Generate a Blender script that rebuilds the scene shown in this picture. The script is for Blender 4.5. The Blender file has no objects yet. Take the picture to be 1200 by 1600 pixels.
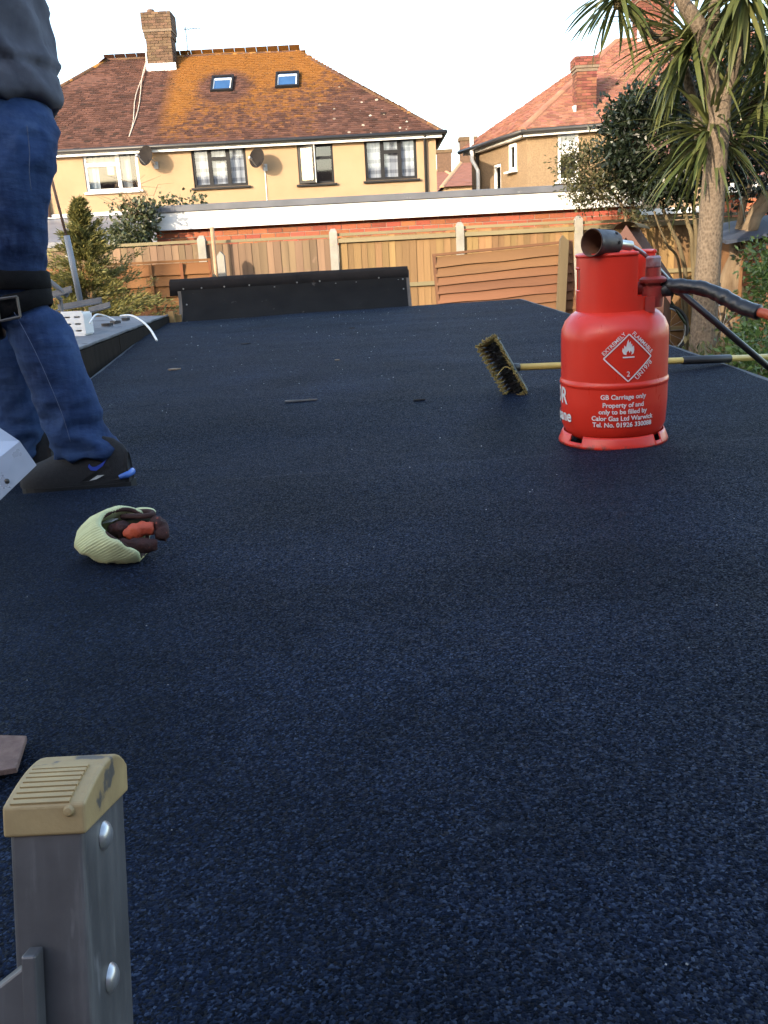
import bpy, bmesh, math, random
from mathutils import Vector, Matrix, Euler, noise
random.seed(11)
PI = math.pi; R = math.radians
scene = bpy.context.scene
C = scene.collection

# ------------------------------------------------------------------ camera
CZ = 1.4                                    # camera height above the back garden
F = 1330.0; PITCH = R(16.0); ROLL = R(3.0)  # focal length in photo pixels, tilt, roll
fwd = Vector((0, math.cos(PITCH), -math.sin(PITCH)))
rt0 = Vector((1, 0, 0)); up0 = rt0.cross(fwd)
RT = rt0 * math.cos(ROLL) - up0 * math.sin(ROLL)
UP = up0 * math.cos(ROLL) + rt0 * math.sin(ROLL)
CAMP = Vector((0, 0, CZ))
cam = bpy.data.cameras.new('camera'); camo = bpy.data.objects.new('camera', cam); C.objects.link(camo)
cam.sensor_fit = 'VERTICAL'; cam.sensor_height = 36.0; cam.lens = F / 1600 * 36.0
cam.clip_start = 0.02; cam.clip_end = 4000
m3 = Matrix((RT, UP, -fwd)).transposed()
camo.matrix_world = Matrix.Translation(CAMP) @ m3.to_4x4()
scene.camera = camo

# ------------------------------------------------------------------ sky and sun
SUN_EL = R(16.5); SUN_H = Vector((-0.62, -0.785, 0)).normalized()   # towards the sun: behind and to the left
w = bpy.data.worlds.new('World'); scene.world = w; w.use_nodes = True
wn = w.node_tree; bg = wn.nodes['Background']
sky = wn.nodes.new('ShaderNodeTexSky'); sky.sky_type = 'NISHITA'; sky.sun_disc = False
sky.sun_elevation = SUN_EL; sky.sun_rotation = math.atan2(SUN_H.x, SUN_H.y)
sky.air_density = 1.0; sky.dust_density = 1.5; sky.ozone_density = 0.2
wn.links.new(sky.outputs[0], bg.inputs[0]); bg.inputs[1].default_value = 0.15
sl = bpy.data.lights.new('sun', 'SUN'); sl.energy = 2.0; sl.angle = R(0.53); sl.color = (1.0, 0.84, 0.64)
so = bpy.data.objects.new('sun', sl); C.objects.link(so)
sd = SUN_H * math.cos(SUN_EL) + Vector((0, 0, math.sin(SUN_EL)))
so.rotation_euler = sd.to_track_quat('Z', 'Y').to_euler(); so.location = (-20, -25, 30)
vs = scene.view_settings; vs.view_transform = 'Standard'; vs.look = 'None'; vs.gamma = 1; vs.use_curve_mapping = False
vs.exposure = 2.1

# ------------------------------------------------------------------ picture point -> place
def ray(px, py): return (fwd + RT * ((px - 600) / F) - UP * ((py - 800) / F)).normalized()
def P(px, py, y):                            # on the upright plane at distance y
    d = ray(px, py); return CAMP + d * (y / d.y)
def PX(px, py, x):
    d = ray(px, py); return CAMP + d * (x / d.x)
def PZ(px, py, z):
    d = ray(px, py); return CAMP + d * ((z - CZ) / d.z)
Z0, SY, SX, Y0 = CZ - .49, .028, .016, 2.2   # the felt roof falls towards the ladder and to the left
def plane(x, y): return Z0 + SY * (y - Y0) + SX * x
def PR(px, py, lift=0.0):                    # on the plane of the felt roof
    d = ray(px, py)
    t = (Z0 - CZ + lift - SY * Y0) / (d.z - SY * d.y - SX * d.x)
    return CAMP + d * t

# ------------------------------------------------------------------ mesh helpers
def link(name, me, m=None, parent=None, loc=None, rot=None, smooth=False):
    o = bpy.data.objects.new(name, me); C.objects.link(o)
    if me is not None and m is not None and not me.materials: me.materials.append(m)
    if parent: o.parent = parent
    if loc is not None: o.location = loc
    if rot is not None: o.rotation_euler = rot
    if smooth:
        for p in me.polygons: p.use_smooth = True
    return o
def tag(o, label, cat, group=None, kind=None):
    o['label'] = label; o['category'] = cat
    if group: o['group'] = group
    o['kind'] = kind or 'thing'
    return o
def empty(name, loc=(0, 0, 0), rot=None):
    o = bpy.data.objects.new(name, None); C.objects.link(o); o.location = loc
    if rot: o.rotation_euler = rot
    o.empty_display_size = .1
    return o
class MB:
    def __init__(s): s.v = []; s.f = []
    def add(s, vs_, fs_):
        b = len(s.v); s.v += [tuple(v) for v in vs_]; s.f += [tuple(b + i for i in f) for f in fs_]; return s
    def box(s, x0, x1, y0, y1, z0, z1, M_=None):
        vs_ = [Vector((x, y, z)) for z in (z0, z1) for y in (y0, y1) for x in (x0, x1)]
        if M_: vs_ = [M_ @ v for v in vs_]
        return s.add(vs_, [(0, 2, 3, 1), (4, 5, 7, 6), (0, 1, 5, 4), (2, 6, 7, 3), (0, 4, 6, 2), (1, 3, 7, 5)])
    def prism(s, pts, d):                    # polygon (3D points) pushed along d
        n = len(pts); d = Vector(d); a = [Vector(p) for p in pts]; b = [p + d for p in a]
        return s.add(a + b, [tuple(range(n))[::-1], tuple(range(n, 2 * n))] + [(i, (i + 1) % n, n + (i + 1) % n, n + i) for i in range(n)])
    def tube(s, pts, rad, n=10, caps=True, sq=1.0):
        pts = [Vector(p) for p in pts]; rs = rad if isinstance(rad, (list, tuple)) else [rad] * len(pts)
        b = len(s.v); prev = None
        for i, p in enumerate(pts):
            t = (pts[min(i + 1, len(pts) - 1)] - pts[max(i - 1, 0)]).normalized()
            if prev is None:
                a = t.orthogonal().normalized()
            else:
                a = (prev - t * prev.dot(t)); a = a.normalized() if a.length > 1e-6 else t.orthogonal().normalized()
            prev = a; c = t.cross(a)
            for k in range(n):
                an = 2 * PI * k / n
                s.v.append(tuple(p + (a * math.cos(an) + c * math.sin(an) * sq) * rs[i]))
        for i in range(len(pts) - 1):
            for k in range(n):
                k2 = (k + 1) % n
                s.f.append((b + i * n + k, b + i * n + k2, b + (i + 1) * n + k2, b + (i + 1) * n + k))
        if caps:
            s.f.append(tuple(b + k for k in range(n))[::-1]); s.f.append(tuple(b + (len(pts) - 1) * n + k for k in range(n)))
        return s
    def lathe(s, prof, n=48, M_=None, a0=0, a1=2 * PI, cap=False):
        b = len(s.v); full = abs(a1 - a0 - 2 * PI) < 1e-6; m = n if full else n + 1
        for r, z in prof:
            for k in range(m):
                an = a0 + (a1 - a0) * k / n
                v = Vector((r * math.sin(an), -r * math.cos(an), z)); s.v.append(tuple(M_ @ v if M_ else v))
        for i in range(len(prof) - 1):
            for k in range(n):
                k2 = (k + 1) % m
                s.f.append((b + i * m + k, b + i * m + k2, b + (i + 1) * m + k2, b + (i + 1) * m + k))
        if cap:
            s.f.append(tuple(b + k for k in range(m))[::-1]); s.f.append(tuple(b + (len(prof) - 1) * m + k for k in range(m)))
        return s
    def mesh(s, name):
        me = bpy.data.meshes.new(name); me.from_pydata(s.v, [], s.f); me.update(); return me
    def build(s, name, m, parent=None, smooth=False, loc=None, rot=None, bevel=0, seg=2):
        o = link(name, s.mesh(name), m, parent, loc, rot, smooth)
        if bevel:
            bv = o.modifiers.new('bevel', 'BEVEL'); bv.width = bevel; bv.segments = seg; bv.limit_method = 'ANGLE'; bv.angle_limit = R(35)
        return o
def angle_smooth(o, ang=40):
    me = o.data
    for p in me.polygons: p.use_smooth = True
    bm = bmesh.new(); bm.from_mesh(me)
    for e in bm.edges:
        e.smooth = not (len(e.link_faces) == 2 and e.calc_face_angle(0) > R(ang))
    bm.to_mesh(me); bm.free(); return o
def bezier(pts, n=12):                       # Catmull-Rom through the points
    pts = [Vector(p) for p in pts]; q = [pts[0]] + pts + [pts[-1]]; out = []
    for i in range(1, len(q) - 2):
        for k in range(n):
            t = k / n; a, b, c, d = q[i - 1], q[i], q[i + 1], q[i + 2]
            out.append(.5 * (2 * b + (c - a) * t + (2 * a - 5 * b + 4 * c - d) * t * t + (3 * b - a - 3 * c + d) * t ** 3))
    out.append(pts[-1]); return out

# ------------------------------------------------------------------ materials
def nd(nt, typ, ins=None, **pr):
    n = nt.nodes.new('ShaderNode' + typ)
    for k, v in pr.items(): setattr(n, k, v)
    for k, v in (ins or {}).items():
        if isinstance(v, bpy.types.NodeSocket): nt.links.new(v, n.inputs[k])
        else: n.inputs[k].default_value = v
    return n
def c4(c): return (c[0], c[1], c[2], 1)
def base(name):
    m = bpy.data.materials.new(name); m.use_nodes = True
    return m, m.node_tree, m.node_tree.nodes['Principled BSDF']
def ramp(nt, fac, stops):
    n = nd(nt, 'ValToRGB', {0: fac}); e = n.color_ramp.elements
    while len(e) < len(stops): e.new(.5)
    for i, (p, c) in enumerate(stops): e[i].position = p; e[i].color = c4(c) if len(c) == 3 else c
    return n.outputs[0]
def mix(nt, fac, a, b, mode='MIX'):
    n = nd(nt, 'Mix', {}, data_type='RGBA', blend_type=mode)
    for i, v in ((0, fac), (6, a), (7, b)):
        if isinstance(v, bpy.types.NodeSocket): nt.links.new(v, n.inputs[i])
        else: n.inputs[i].default_value = c4(v) if isinstance(v, (tuple, list)) and len(v) == 3 else v
    return n.outputs[2]
def math_(nt, op, a, b=0.0, clamp=False):
    n = nd(nt, 'Math', {0: a, 1: b}, operation=op); n.use_clamp = clamp; return n.outputs[0]
def coords(nt, scale=(1, 1, 1), per_obj=False, world=False):
    if world: v = nd(nt, 'NewGeometry').outputs['Position']
    else: v = nd(nt, 'TexCoord').outputs['Object']
    if per_obj:
        r = nd(nt, 'ObjectInfo').outputs['Random']
        v = nd(nt, 'VectorMath', {0: v, 1: nd(nt, 'VectorMath', {0: (37.3, 51.7, 23.9), 3: r}, operation='SCALE').outputs[0]}, operation='ADD').outputs[0]
    return nd(nt, 'VectorMath', {0: v, 1: scale}, operation='MULTIPLY').outputs[0]
def noise_(nt, v, scale, detail=4, rough=.55): return nd(nt, 'TexNoise', {'Vector': v, 'Scale': scale, 'Detail': detail, 'Roughness': rough}).outputs[0]
MATS = {}
def mat(name, col, col2=None, scale=6, stretch=(1, 1, 1), rough=.7, rough2=None, metal=0, bump=0, bscale=60, bstretch=None,
        obj=0, island=0, world=False, spec=.5, spots=None, coat=0, bdist=.002):
    """plain two-tone surface: noise between two colours, optional random tone per object / per mesh island, fine relief"""
    if name in MATS: return MATS[name]
    m, nt, b = base(name)
    v = coords(nt, stretch, bool(obj), world)
    n = noise_(nt, v, scale)
    c2 = col2 if col2 else tuple(x * .72 for x in col)
    cc = ramp(nt, n, [(.32, col), (.68, c2)])
    if obj or island:
        r = nd(nt, 'ObjectInfo').outputs['Random'] if obj else nd(nt, 'NewGeometry').outputs['Random Per Island']
        k = obj or island
        val = nd(nt, 'MapRange', {0: r, 3: 1 - k, 4: 1 + k}).outputs[0]
        r2 = math_(nt, 'FRACT', math_(nt, 'MULTIPLY', r, 7.31))
        hue = nd(nt, 'MapRange', {0: r2, 3: .5 - k * .05, 4: .5 + k * .05}).outputs[0]
        cc = nd(nt, 'HueSaturation', {'Hue': hue, 'Value': val, 'Color': cc}).outputs[0]
    if spots:                                # (colour, noise scale, threshold)
        sn = noise_(nt, coords(nt, (1, 1, 1), bool(obj), world), spots[1], 5, .6)
        f = ramp(nt, sn, [(spots[2], (0, 0, 0)), (min(.99, spots[2] + .06), (1, 1, 1))])
        cc = mix(nt, f, cc, spots[0])
    nt.links.new(cc, b.inputs['Base Color'])
    b.inputs['Roughness'].default_value = rough
    if rough2 is not None:
        nt.links.new(nd(nt, 'MapRange', {0: noise_(nt, v, scale * 2.3), 1: .3, 2: .7, 3: rough, 4: rough2}).outputs[0], b.inputs['Roughness'])
    b.inputs['Metallic'].default_value = metal; b.inputs['Specular IOR Level'].default_value = spec
    if coat: b.inputs['Coat Weight'].default_value = coat; b.inputs['Coat Roughness'].default_value = .12
    if bump:
        bn = noise_(nt, coords(nt, bstretch or stretch, bool(obj), world), bscale, 5, .6)
        nt.links.new(nd(nt, 'Bump', {'Strength': bump, 'Distance': bdist, 'Height': bn}).outputs[0], b.inputs['Normal'])
    MATS[name] = m; return m
def leafmat(name, col, col2, rough=.45, trans=.35, k=.35):
    if name in MATS: return MATS[name]
    m, nt, b = base(name)
    g = nd(nt, 'NewGeometry'); r = g.outputs['Random Per Island']; ro = nd(nt, 'ObjectInfo').outputs['Random']
    rr = math_(nt, 'FRACT', math_(nt, 'ADD', r, ro))
    cc = ramp(nt, rr, [(0, col), (1, col2)])
    v2 = math_(nt, 'FRACT', math_(nt, 'MULTIPLY', rr, 5.77))
    cc = nd(nt, 'HueSaturation', {'Value': nd(nt, 'MapRange', {0: v2, 3: 1 - k, 4: 1 + k}).outputs[0], 'Color': cc}).outputs[0]
    nt.links.new(cc, b.inputs['Base Color']); b.inputs['Roughness'].default_value = rough
    t = nd(nt, 'BsdfTranslucent', {'Color': cc})
    mx = nd(nt, 'MixShader', {0: trans, 1: b.outputs[0], 2: t.outputs[0]})
    nt.links.new(mx.outputs[0], nt.nodes['Material Output'].inputs[0]); MATS[name] = m; return m
def glassmat(name='window_glass', tint=(.9, .95, 1)):
    if name in MATS: return MATS[name]
    m, nt, b = base(name)
    fr = nd(nt, 'Fresnel', {'IOR': 1.5}).outputs[0]
    mx = nd(nt, 'MixShader', {0: math_(nt, 'ADD', fr, .04), 1: nd(nt, 'BsdfTransparent', {0: c4(tint)}).outputs[0], 2: nd(nt, 'BsdfGlossy', {0: (1, 1, 1, 1), 1: .03}).outputs[0]})
    nt.links.new(mx.outputs[0], nt.nodes['Material Output'].inputs[0]); MATS[name] = m; return m
def feltmat():
    """mineral felt: every chip its own tone and tilt, so some catch the sky"""
    m, nt, b = base('mineral_felt')
    v = coords(nt, (1, 1, 1), False, True)
    wob = nd(nt, 'TexNoise', {'Vector': v, 'Scale': 160.0, 'Detail': 2}).outputs[1]
    v2 = nd(nt, 'VectorMath', {0: v, 1: nd(nt, 'VectorMath', {0: wob, 3: .0035}, operation='SCALE').outputs[0]}, operation='ADD').outputs[0]
    vo = nd(nt, 'TexVoronoi', {'Vector': v2, 'Scale': 400.0, 'Randomness': 1.0})
    sep = nd(nt, 'SeparateColor', {0: vo.outputs['Color']})
    chip = ramp(nt, sep.outputs[0], [(0, (.0008, .0012, .0030)), (.45, (.0036, .0060, .0135)), (.86, (.0098, .0152, .0320)), (1, (.034, .047, .080))])
    pat = noise_(nt, v, 2.1, 5, .6); pat2 = noise_(nt, coords(nt, (.6, 2.5, 1), False, True), 3.0, 6, .65)
    tone = nd(nt, 'MapRange', {0: pat, 1: .3, 2: .7, 3: .50, 4: 1.45}).outputs[0]
    tone2 = nd(nt, 'MapRange', {0: pat2, 1: .35, 2: .7, 3: .8, 4: 1.2}).outputs[0]
    cc = mix(nt, 1.0, chip, nd(nt, 'CombineColor', {0: math_(nt, 'MULTIPLY', tone, tone2), 1: math_(nt, 'MULTIPLY', tone, tone2), 2: math_(nt, 'MULTIPLY', tone, tone2)}).outputs[0], 'MULTIPLY')
    # sparse pale specks and scuffs
    sp = nd(nt, 'TexVoronoi', {'Vector': v2, 'Scale': 260.0}); ss = nd(nt, 'SeparateColor', {0: sp.outputs['Color']})
    spk = math_(nt, 'GREATER_THAN', ss.outputs[1], .9985)
    scf = noise_(nt, coords(nt, (1.5, 7, 1), False, True), 2.6, 8, .75)
    cc = mix(nt, math_(nt, 'MULTIPLY', ramp(nt, scf, [(.60, (0, 0, 0)), (.78, (1, 1, 1))]), .6), cc, (.040, .050, .072))
    nt.links.new(cc, b.inputs['Base Color'])
    nt.links.new(nd(nt, 'MapRange', {0: sep.outputs[2], 3: .5, 4: .9}).outputs[0], b.inputs['Roughness'])
    b.inputs['Specular IOR Level'].default_value = .09; b.inputs['Specular Tint'].default_value = (.45, .66, 1, 1)
    off = nd(nt, 'VectorMath', {0: vo.outputs['Color'], 1: (.5, .5, .5)}, operation='SUBTRACT').outputs[0]
    off = nd(nt, 'VectorMath', {0: off, 3: .95}, operation='SCALE').outputs[0]
    h = math_(nt, 'ADD', math_(nt, 'MULTIPLY', noise_(nt, v, 9, 3), 3.0), noise_(nt, v, 70, 3))
    bp = nd(nt, 'Bump', {'Strength': .5, 'Distance': .004, 'Height': h}).outputs[0]
    nrm = nd(nt, 'VectorMath', {0: nd(nt, 'VectorMath', {0: bp, 1: off}, operation='ADD').outputs[0]}, operation='NORMALIZE').outputs[0]
    edge = nd(nt, 'Bump', {'Strength': .7, 'Distance': .0015, 'Height': vo.outputs['Distance'], 'Normal': nrm}, invert=True).outputs[0]
    nt.links.new(edge, b.inputs['Normal'])
    return m
FELT = feltmat()
WHITE = mat('white_paint', (.80, .79, .76), (.70, .69, .66), 3, rough=.45)
UPVC = mat('white_upvc', (.82, .82, .80), (.74, .74, .72), 4, rough=.3)
BLACKP = mat('black_plastic', (.022, .022, .024), (.03, .03, .032), 20, rough=.42)
GREYF = mat('anthracite_frame', (.010, .0105, .0125), (.015, .0155, .018), 5, rough=.5, spec=.2)
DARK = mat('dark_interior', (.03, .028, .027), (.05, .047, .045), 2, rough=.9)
GALV = mat('galvanised_steel', (.5, .51, .53), (.36, .37, .39), 14, rough=.35, rough2=.55, metal=.9)
BRONZE = mat('dark_steel', (.10, .095, .09), (.06, .055, .05), 20, rough=.5, metal=.7)

# ================================================================== GROUND
def ground_z(x, y):
    t = min(1, max(0, (y - 1.0) / 6.0)); t = t * t * (3 - 2 * t)
    return -1.3 + 1.3 * t
g = MB(); xs = [-2500, -400, -60, -20, -10, -6, -3, -1, 0, 1, 3, 6, 10, 20, 60, 400, 2500]
ys = [-2500, -300, -60, -25, -12, -4, 0] + [i * .75 for i in range(1, 12)] + [10, 12, 14, 18, 24, 30, 45, 80, 300, 2500]
for y in ys:
    for x in xs: g.v.append((x, y, ground_z(x, y) + (.03 * noise.noise(Vector((x, y, 0))) if abs(x) < 15 else 0)))
for j in range(len(ys) - 1):
    for i in range(len(xs) - 1):
        a = j * len(xs) + i; g.f.append((a, a + 1, a + 1 + len(xs), a + len(xs)))
GR = mat('garden_soil_and_grass', (.055, .075, .025), (.10, .075, .045), 1.4, rough=.95, bump=.8, bscale=25, world=True, bdist=.03)
o = g.build('ground', GR, smooth=True); o['kind'] = 'structure'

# ================================================================== FELT ROOF THE CAMERA LOOKS ACROSS
def crest_y(x): return 2.135 + .02 * x
def dip(x): t = min(1, max(0, (x + .6) / 1.0)); return .036 - .025 * t
def roof_z(x, y):
    z = plane(x, y); d = y - crest_y(x)
    def sm(a, b): t = min(1, max(0, (d - a) / (b - a))); return t * t * (3 - 2 * t)
    z -= dip(x) * sm(-.01, .05) * (1 - sm(.35, 1.0))     # shallow dip behind the crest
    z += .006 * noise.noise(Vector((x * 1.3, y * 1.3, 3))) + .0045 * noise.noise(Vector((x * .9, y * 4.2, 9)))
    return z
def left_edge(y):
    return -1.40 if y < 4.2 else -1.40 - (y - 4.2) * (.45 / 3.4)
def right_edge(y): return 1.37 - max(0, y - 4) * .028
YN, YF = .385, 7.62
bld = empty('flat_roof_outbuilding', (0, YN, ground_z(0, .4)))
tag(bld, 'low outbuilding with a flat roof of dark blue-grey mineral felt', 'outbuilding')
BW = Vector(bld.location)
cuts = [YN, 1.30, 2.42, 3.32, 4.30, 5.3, 6.3, YF]
for i in range(len(cuts) - 1):
    y0, y1 = cuts[i], cuts[i + 1]
    mb = MB(); NX = 150; step = .018 if y0 < 2.9 else .04
    rows = []; n = int((y1 - y0) / step); lap = .07 if i < len(cuts) - 2 else 0
    for j in range(n + 1): rows.append(y0 + (y1 - y0) * j / n)
    # the nearer edge of each sheet laps over the sheet below, wandering a little
    for j, y in enumerate(rows):
        for k in range(NX + 1):
            yy = y
            if j == 0 and i > 0: yy = y + .006 * noise.noise(Vector((k * .06, i * 7, 0)))
            if j == n and i < len(cuts) - 2: yy = y + lap
            u = k / NX; x = left_edge(yy) + (right_edge(yy) - left_edge(yy)) * u
            z = roof_z(x, yy)
            z += (.0006 if i > 1 else .0) * max(0, 1 - (yy - y0) / .25) * max(0, min(1, .3 + 1.6 * noise.noise(Vector((x * 1.5, i * 3.7, 1))))) if i > 0 else 0          # lap thickness eases out
            if j == n and i < len(cuts) - 2: z -= .0003
            dn = yy - YN                                                      # rounded drop at the near edge
            if dn < .03: z -= .012 * (1 - dn / .03) ** 2
            mb.v.append((x, yy, z))
    for j in range(n):
        for k in range(NX):
            a = j * (NX + 1) + k; mb.f.append((a, a + 1, a + NX + 2, a + NX + 1))
    b0 = len(mb.v)                                                            # thickness along the near edge of the sheet
    for k in range(NX + 1):
        x, y, z = mb.v[k]; mb.v.append((x, y, z - (.0001 if i > 0 else .03)))
    b1 = len(mb.v); mb.v += mb.v[:NX + 1]
    for k in range(NX): mb.f.append((b0 + k, b0 + k + 1, b1 + k + 1, b1 + k))
    o = mb.build('felt_sheet', FELT, None, smooth=True)
    for q in o.data.polygons[-NX:]: q.use_smooth = False
    o.parent = bld; o.matrix_parent_inverse = Matrix.Translation(-BW)
def child(o, parent):                        # parts built in world coordinates
    o.parent = parent; o.matrix_parent_inverse = Matrix.Translation(-Vector(parent.location)); return o
RENDER = mat('grey_render', (.30, .29, .27), (.24, .23, .21), 2, rough=.9, bump=.4, bscale=90)
mb = MB()                                    # walls under the roof
foot = [(left_edge(YN) + .06, YN + .05), (right_edge(YN) - .06, YN + .05), (right_edge(YF) - .06, YF - .06), (left_edge(YF) + .06, YF - .06)]
a = [Vector((x, y, ground_z(x, y) - .3)) for x, y in foot]; b = [Vector((x, y, plane(x, y) - .05)) for x, y in foot]
mb.add(a + b, [(0, 1, 5, 4), (1, 2, 6, 5), (2, 3, 7, 6), (3, 0, 4, 7), (4, 5, 6, 7)])
child(mb.build('wall', RENDER), bld)
EDGE = mat('felt_edge_trim', (.03, .032, .038), (.045, .048, .055), 10, rough=.6)
def edge_strip(pts, name):
    mb = MB()
    for i in range(len(pts) - 1):
        p, q = Vector(pts[i]), Vector(pts[i + 1]); t = (q - p).normalized(); nrm = t.cross(Vector((0, 0, 1))) * .012
        mb.add([p + nrm, q + nrm, q - nrm, p - nrm] + [v - Vector((0, 0, .11)) for v in (p + nrm, q + nrm, q - nrm, p - nrm)],
               [(0, 1, 2, 3), (0, 4, 5, 1), (2, 6, 7, 3), (1, 5, 6, 2), (0, 3, 7, 4), (4, 7, 6, 5)])
    return child(mb.build(name, EDGE), bld)
edge_strip([(right_edge(y) + .012, y, plane(right_edge(y), y) - .003) for y in (2.2, 4, 7.62)], 'edge_trim')
edge_strip([(right_edge(y) + .012, y, plane(right_edge(y), y) - .003) for y in (.39, 2.19)], 'edge_trim')
edge_strip([(left_edge(YF), YF + .014, plane(left_edge(YF), YF) - .004), (right_edge(YF), YF + .014, plane(right_edge(YF), YF) - .004)], 'edge_trim')
edge_strip([(left_edge(y) - .012, y, plane(left_edge(y), y) - .006) for y in (2.3, 4.2, 7.6)], 'edge_trim')

# ================================================================== CLOSE-BOARD FENCE ACROSS THE BACK
FY = 12.6
FENCEW = mat('weathered_fence_wood', (0.27, 0.165, 0.068), (0.185, 0.112, 0.047), 5, (1, 1, .12), rough=.85, obj=.24, bump=.5, bscale=40, spots=((.22, .13, .06), 7, .66))
RAILW = mat('fence_rail_wood', (0.2376, 0.1944, 0.108), (0.1728, 0.1404, 0.0756), 4, (.12, 1, 1), rough=.85, obj=.12, bump=.4, bscale=40)
CONC = mat('concrete_post', (0.3224, 0.3038, 0.2604), (0.248, 0.2356, 0.2046), 7, rough=.9, bump=.5, bscale=80, spots=((.30, .29, .22), 9, .62))
posts = [-6.1, -4.22, -2.36, -.51, 1.27, 2.94, 4.75, 6.6]
TOPZ = CZ + .46
bm_ = MB(); bm_.prism([(0, 0, 0), (.125, -.004, 0), (.125, -.016, 0), (0, -.008, 0)], (0, 0, 1.0)); BOARD = bm_.mesh('board'); BOARDG = bm_.mesh('grey_board')
BOARD.materials.append(FENCEW); BOARDG.materials.append(mat('grey_brown_fence_wood', (0.225, 0.148, 0.085), (0.14, 0.092, 0.055), 5, (1, 1, .12), rough=.9, obj=.24, bump=.5, bscale=40, spots=((.20, .13, .085), 6, .62)))
groups = ('bays of the close-board fence',)
bay_txt = ['close-board fence bay at the far end, hidden behind the worker and conifer', 'close-board fence bay behind the conifer, short top strip showing over the brown lap panel',
           'grey-brown weathered close-board fence bay behind the ramp, thin tan pole leaning on it',
           'honey-coloured close-board fence bay with an open rail, between ramp and leaning panel',
           'sunlit close-board fence bay behind the leaning tan lap panel', 'close-board fence bay behind the kennel, shadowed by shrub stems',
           'close-board fence bay behind the palm trunk and bicycle']
for i in range(len(posts) - 1):
    x0, x1 = posts[i] + .06, posts[i + 1] - .06
    e = empty('fence_bay', ((x0 + x1) / 2, FY, 0)); tag(e, bay_txt[i], 'fence', 'bays of the close-board fence')
    n = 17; wd = (x1 - x0) / n; dz = .012 * math.sin(i * 2.1)
    for k in range(n):
        h = TOPZ - .02 + dz + random.uniform(-.006, .006)
        o = link('board', BOARD if i > 2 else BOARDG, None, e); o.location = (x0 + k * wd - (x0 + x1) / 2, random.uniform(-.003, .003), .08)
        o.scale = ((wd + .022) / .125, 1, (h - .08)); o.rotation_euler = (0, R(random.uniform(-.3, .3)), 0)
    front = i >= 3                           # rails show on this side of the right-hand bays
    for z in (TOPZ - .06, TOPZ - .70, .35):
        yy = -.055 if front else .02
        mb = MB(); mb.box(-(x1 - x0) / 2, (x1 - x0) / 2, yy, yy + .035, z - .035, z + .02); mb.build('rail', RAILW, e)
    mb = MB(); mb.box(-(x1 - x0) / 2, (x1 - x0) / 2, -.03, .03, TOPZ - .005 + dz, TOPZ + .035 + dz); mb.build('capping', RAILW, e)
    mb = MB(); mb.box(-(x1 - x0) / 2, (x1 - x0) / 2, -.025, .02, -.05, .09); mb.build('gravel_board', CONC, e)
ptxt = ['behind the brown lap panel, hidden by the conifer', 'concrete fence post beside the conifer', 'concrete fence post beside the thin copper pole',
        'concrete fence post rising above the middle of the black ramp', 'concrete fence post rising just above the leaning tan panel', 'concrete fence post with split timber beside it, behind the torch',
        'concrete fence post behind the shrub stems', 'concrete fence post behind the dark shed roof']
for i, x in enumerate(posts):
    mb = MB(); mb.add([(-.055, -.06, 0), (.055, -.06, 0), (.055, .06, 0), (-.055, .06, 0), (-.055, -.06, TOPZ + .05), (.055, -.06, TOPZ + .05), (.055, .06, TOPZ + .05), (-.055, .06, TOPZ + .05), (-.03, 0, TOPZ + .10), (.03, 0, TOPZ + .10)],
                      [(0, 3, 2, 1), (0, 1, 5, 4), (1, 2, 6, 5), (2, 3, 7, 6), (3, 0, 4, 7), (4, 5, 9, 8), (5, 6, 9), (6, 7, 8, 9), (7, 4, 8)])
    o = mb.build('fence_post', CONC, None, loc=(x, FY - .01, 0)); tag(o, ('concrete fence post ' + ptxt[i]) if i == 0 else ptxt[i], 'post', 'concrete fence posts')

# ---- brown lap panel, left, in front of the fence
LAPO = mat('orange_lap_wood', (0.22, 0.085, 0.024), (0.14, 0.052, 0.016), 3, (.15, 1, 1), rough=.8, obj=.2, bump=.4, bscale=40, spots=((.16, .07, .03), 9, .66))
LAPB = mat('tan_lap_wood', (0.215, 0.1, 0.043), (0.145, 0.066, 0.029), 3, (.15, 1, 1), rough=.8, obj=.2, bump=.4, bscale=40, spots=((.24, .10, .04), 6, .70))
def lap_panel(name, wd, ht, nb, wood, loc, rot, battens):
    e = empty(name, loc, rot); hb = ht / nb
    for k in range(nb):
        z0 = k * hb; mb = MB(); n = 14; lo = []; hi = []; lob = []; hib = []
        for q in range(n + 1):
            x = -wd / 2 + wd * q / n; wv = .014 * noise.noise(Vector((x * 2.2, k * 5.1, loc[0])))
            lo.append((x, -.040, z0 - .016 + wv)); hi.append((x, -.004, z0 + hb)); lob.append((x, -.018, z0 - .016 + wv)); hib.append((x, .004, z0 + hb))
        vs_ = lo + hi + lob + hib; m = n + 1; fs = []
        for q in range(n): fs += [(q, q + 1, m + q + 1, m + q), (q, 2 * m + q, 2 * m + q + 1, q + 1), (m + q, m + q + 1, 3 * m + q + 1, 3 * m + q), (2 * m + q, 3 * m + q, 3 * m + q + 1, 2 * m + q + 1)]
        mb.add(vs_, fs); mb.build('slat', wood, e)
    for bx_ in battens:
        mb = MB(); mb.box(bx_ - .02, bx_ + .02, -.06, -.035, 0, ht); mb.build('batten', wood, e)
    for s in (-1, 1):
        mb = MB(); mb.box(s * wd / 2 - .018, s * wd / 2 + .018, -.03, .02, -.01, ht + .012); mb.build('edge_frame', wood, e)
    mb = MB(); mb.box(-wd / 2 - .02, wd / 2 + .02, -.032, .022, ht + .012, ht + .04); mb.build('top_rail', wood, e)
    return e
lp = P(255, 410, 11.6)
o = lap_panel('lap_fence', 1.83, lp.z - .02, 12, LAPO, (lp.x - .32, 11.6, 0.0), (0, 0, R(3)), (-.4, .15, .55))
tag(o, 'orange-brown horizontal lap fence panel shaded by the conifer', 'fence panel')
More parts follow.
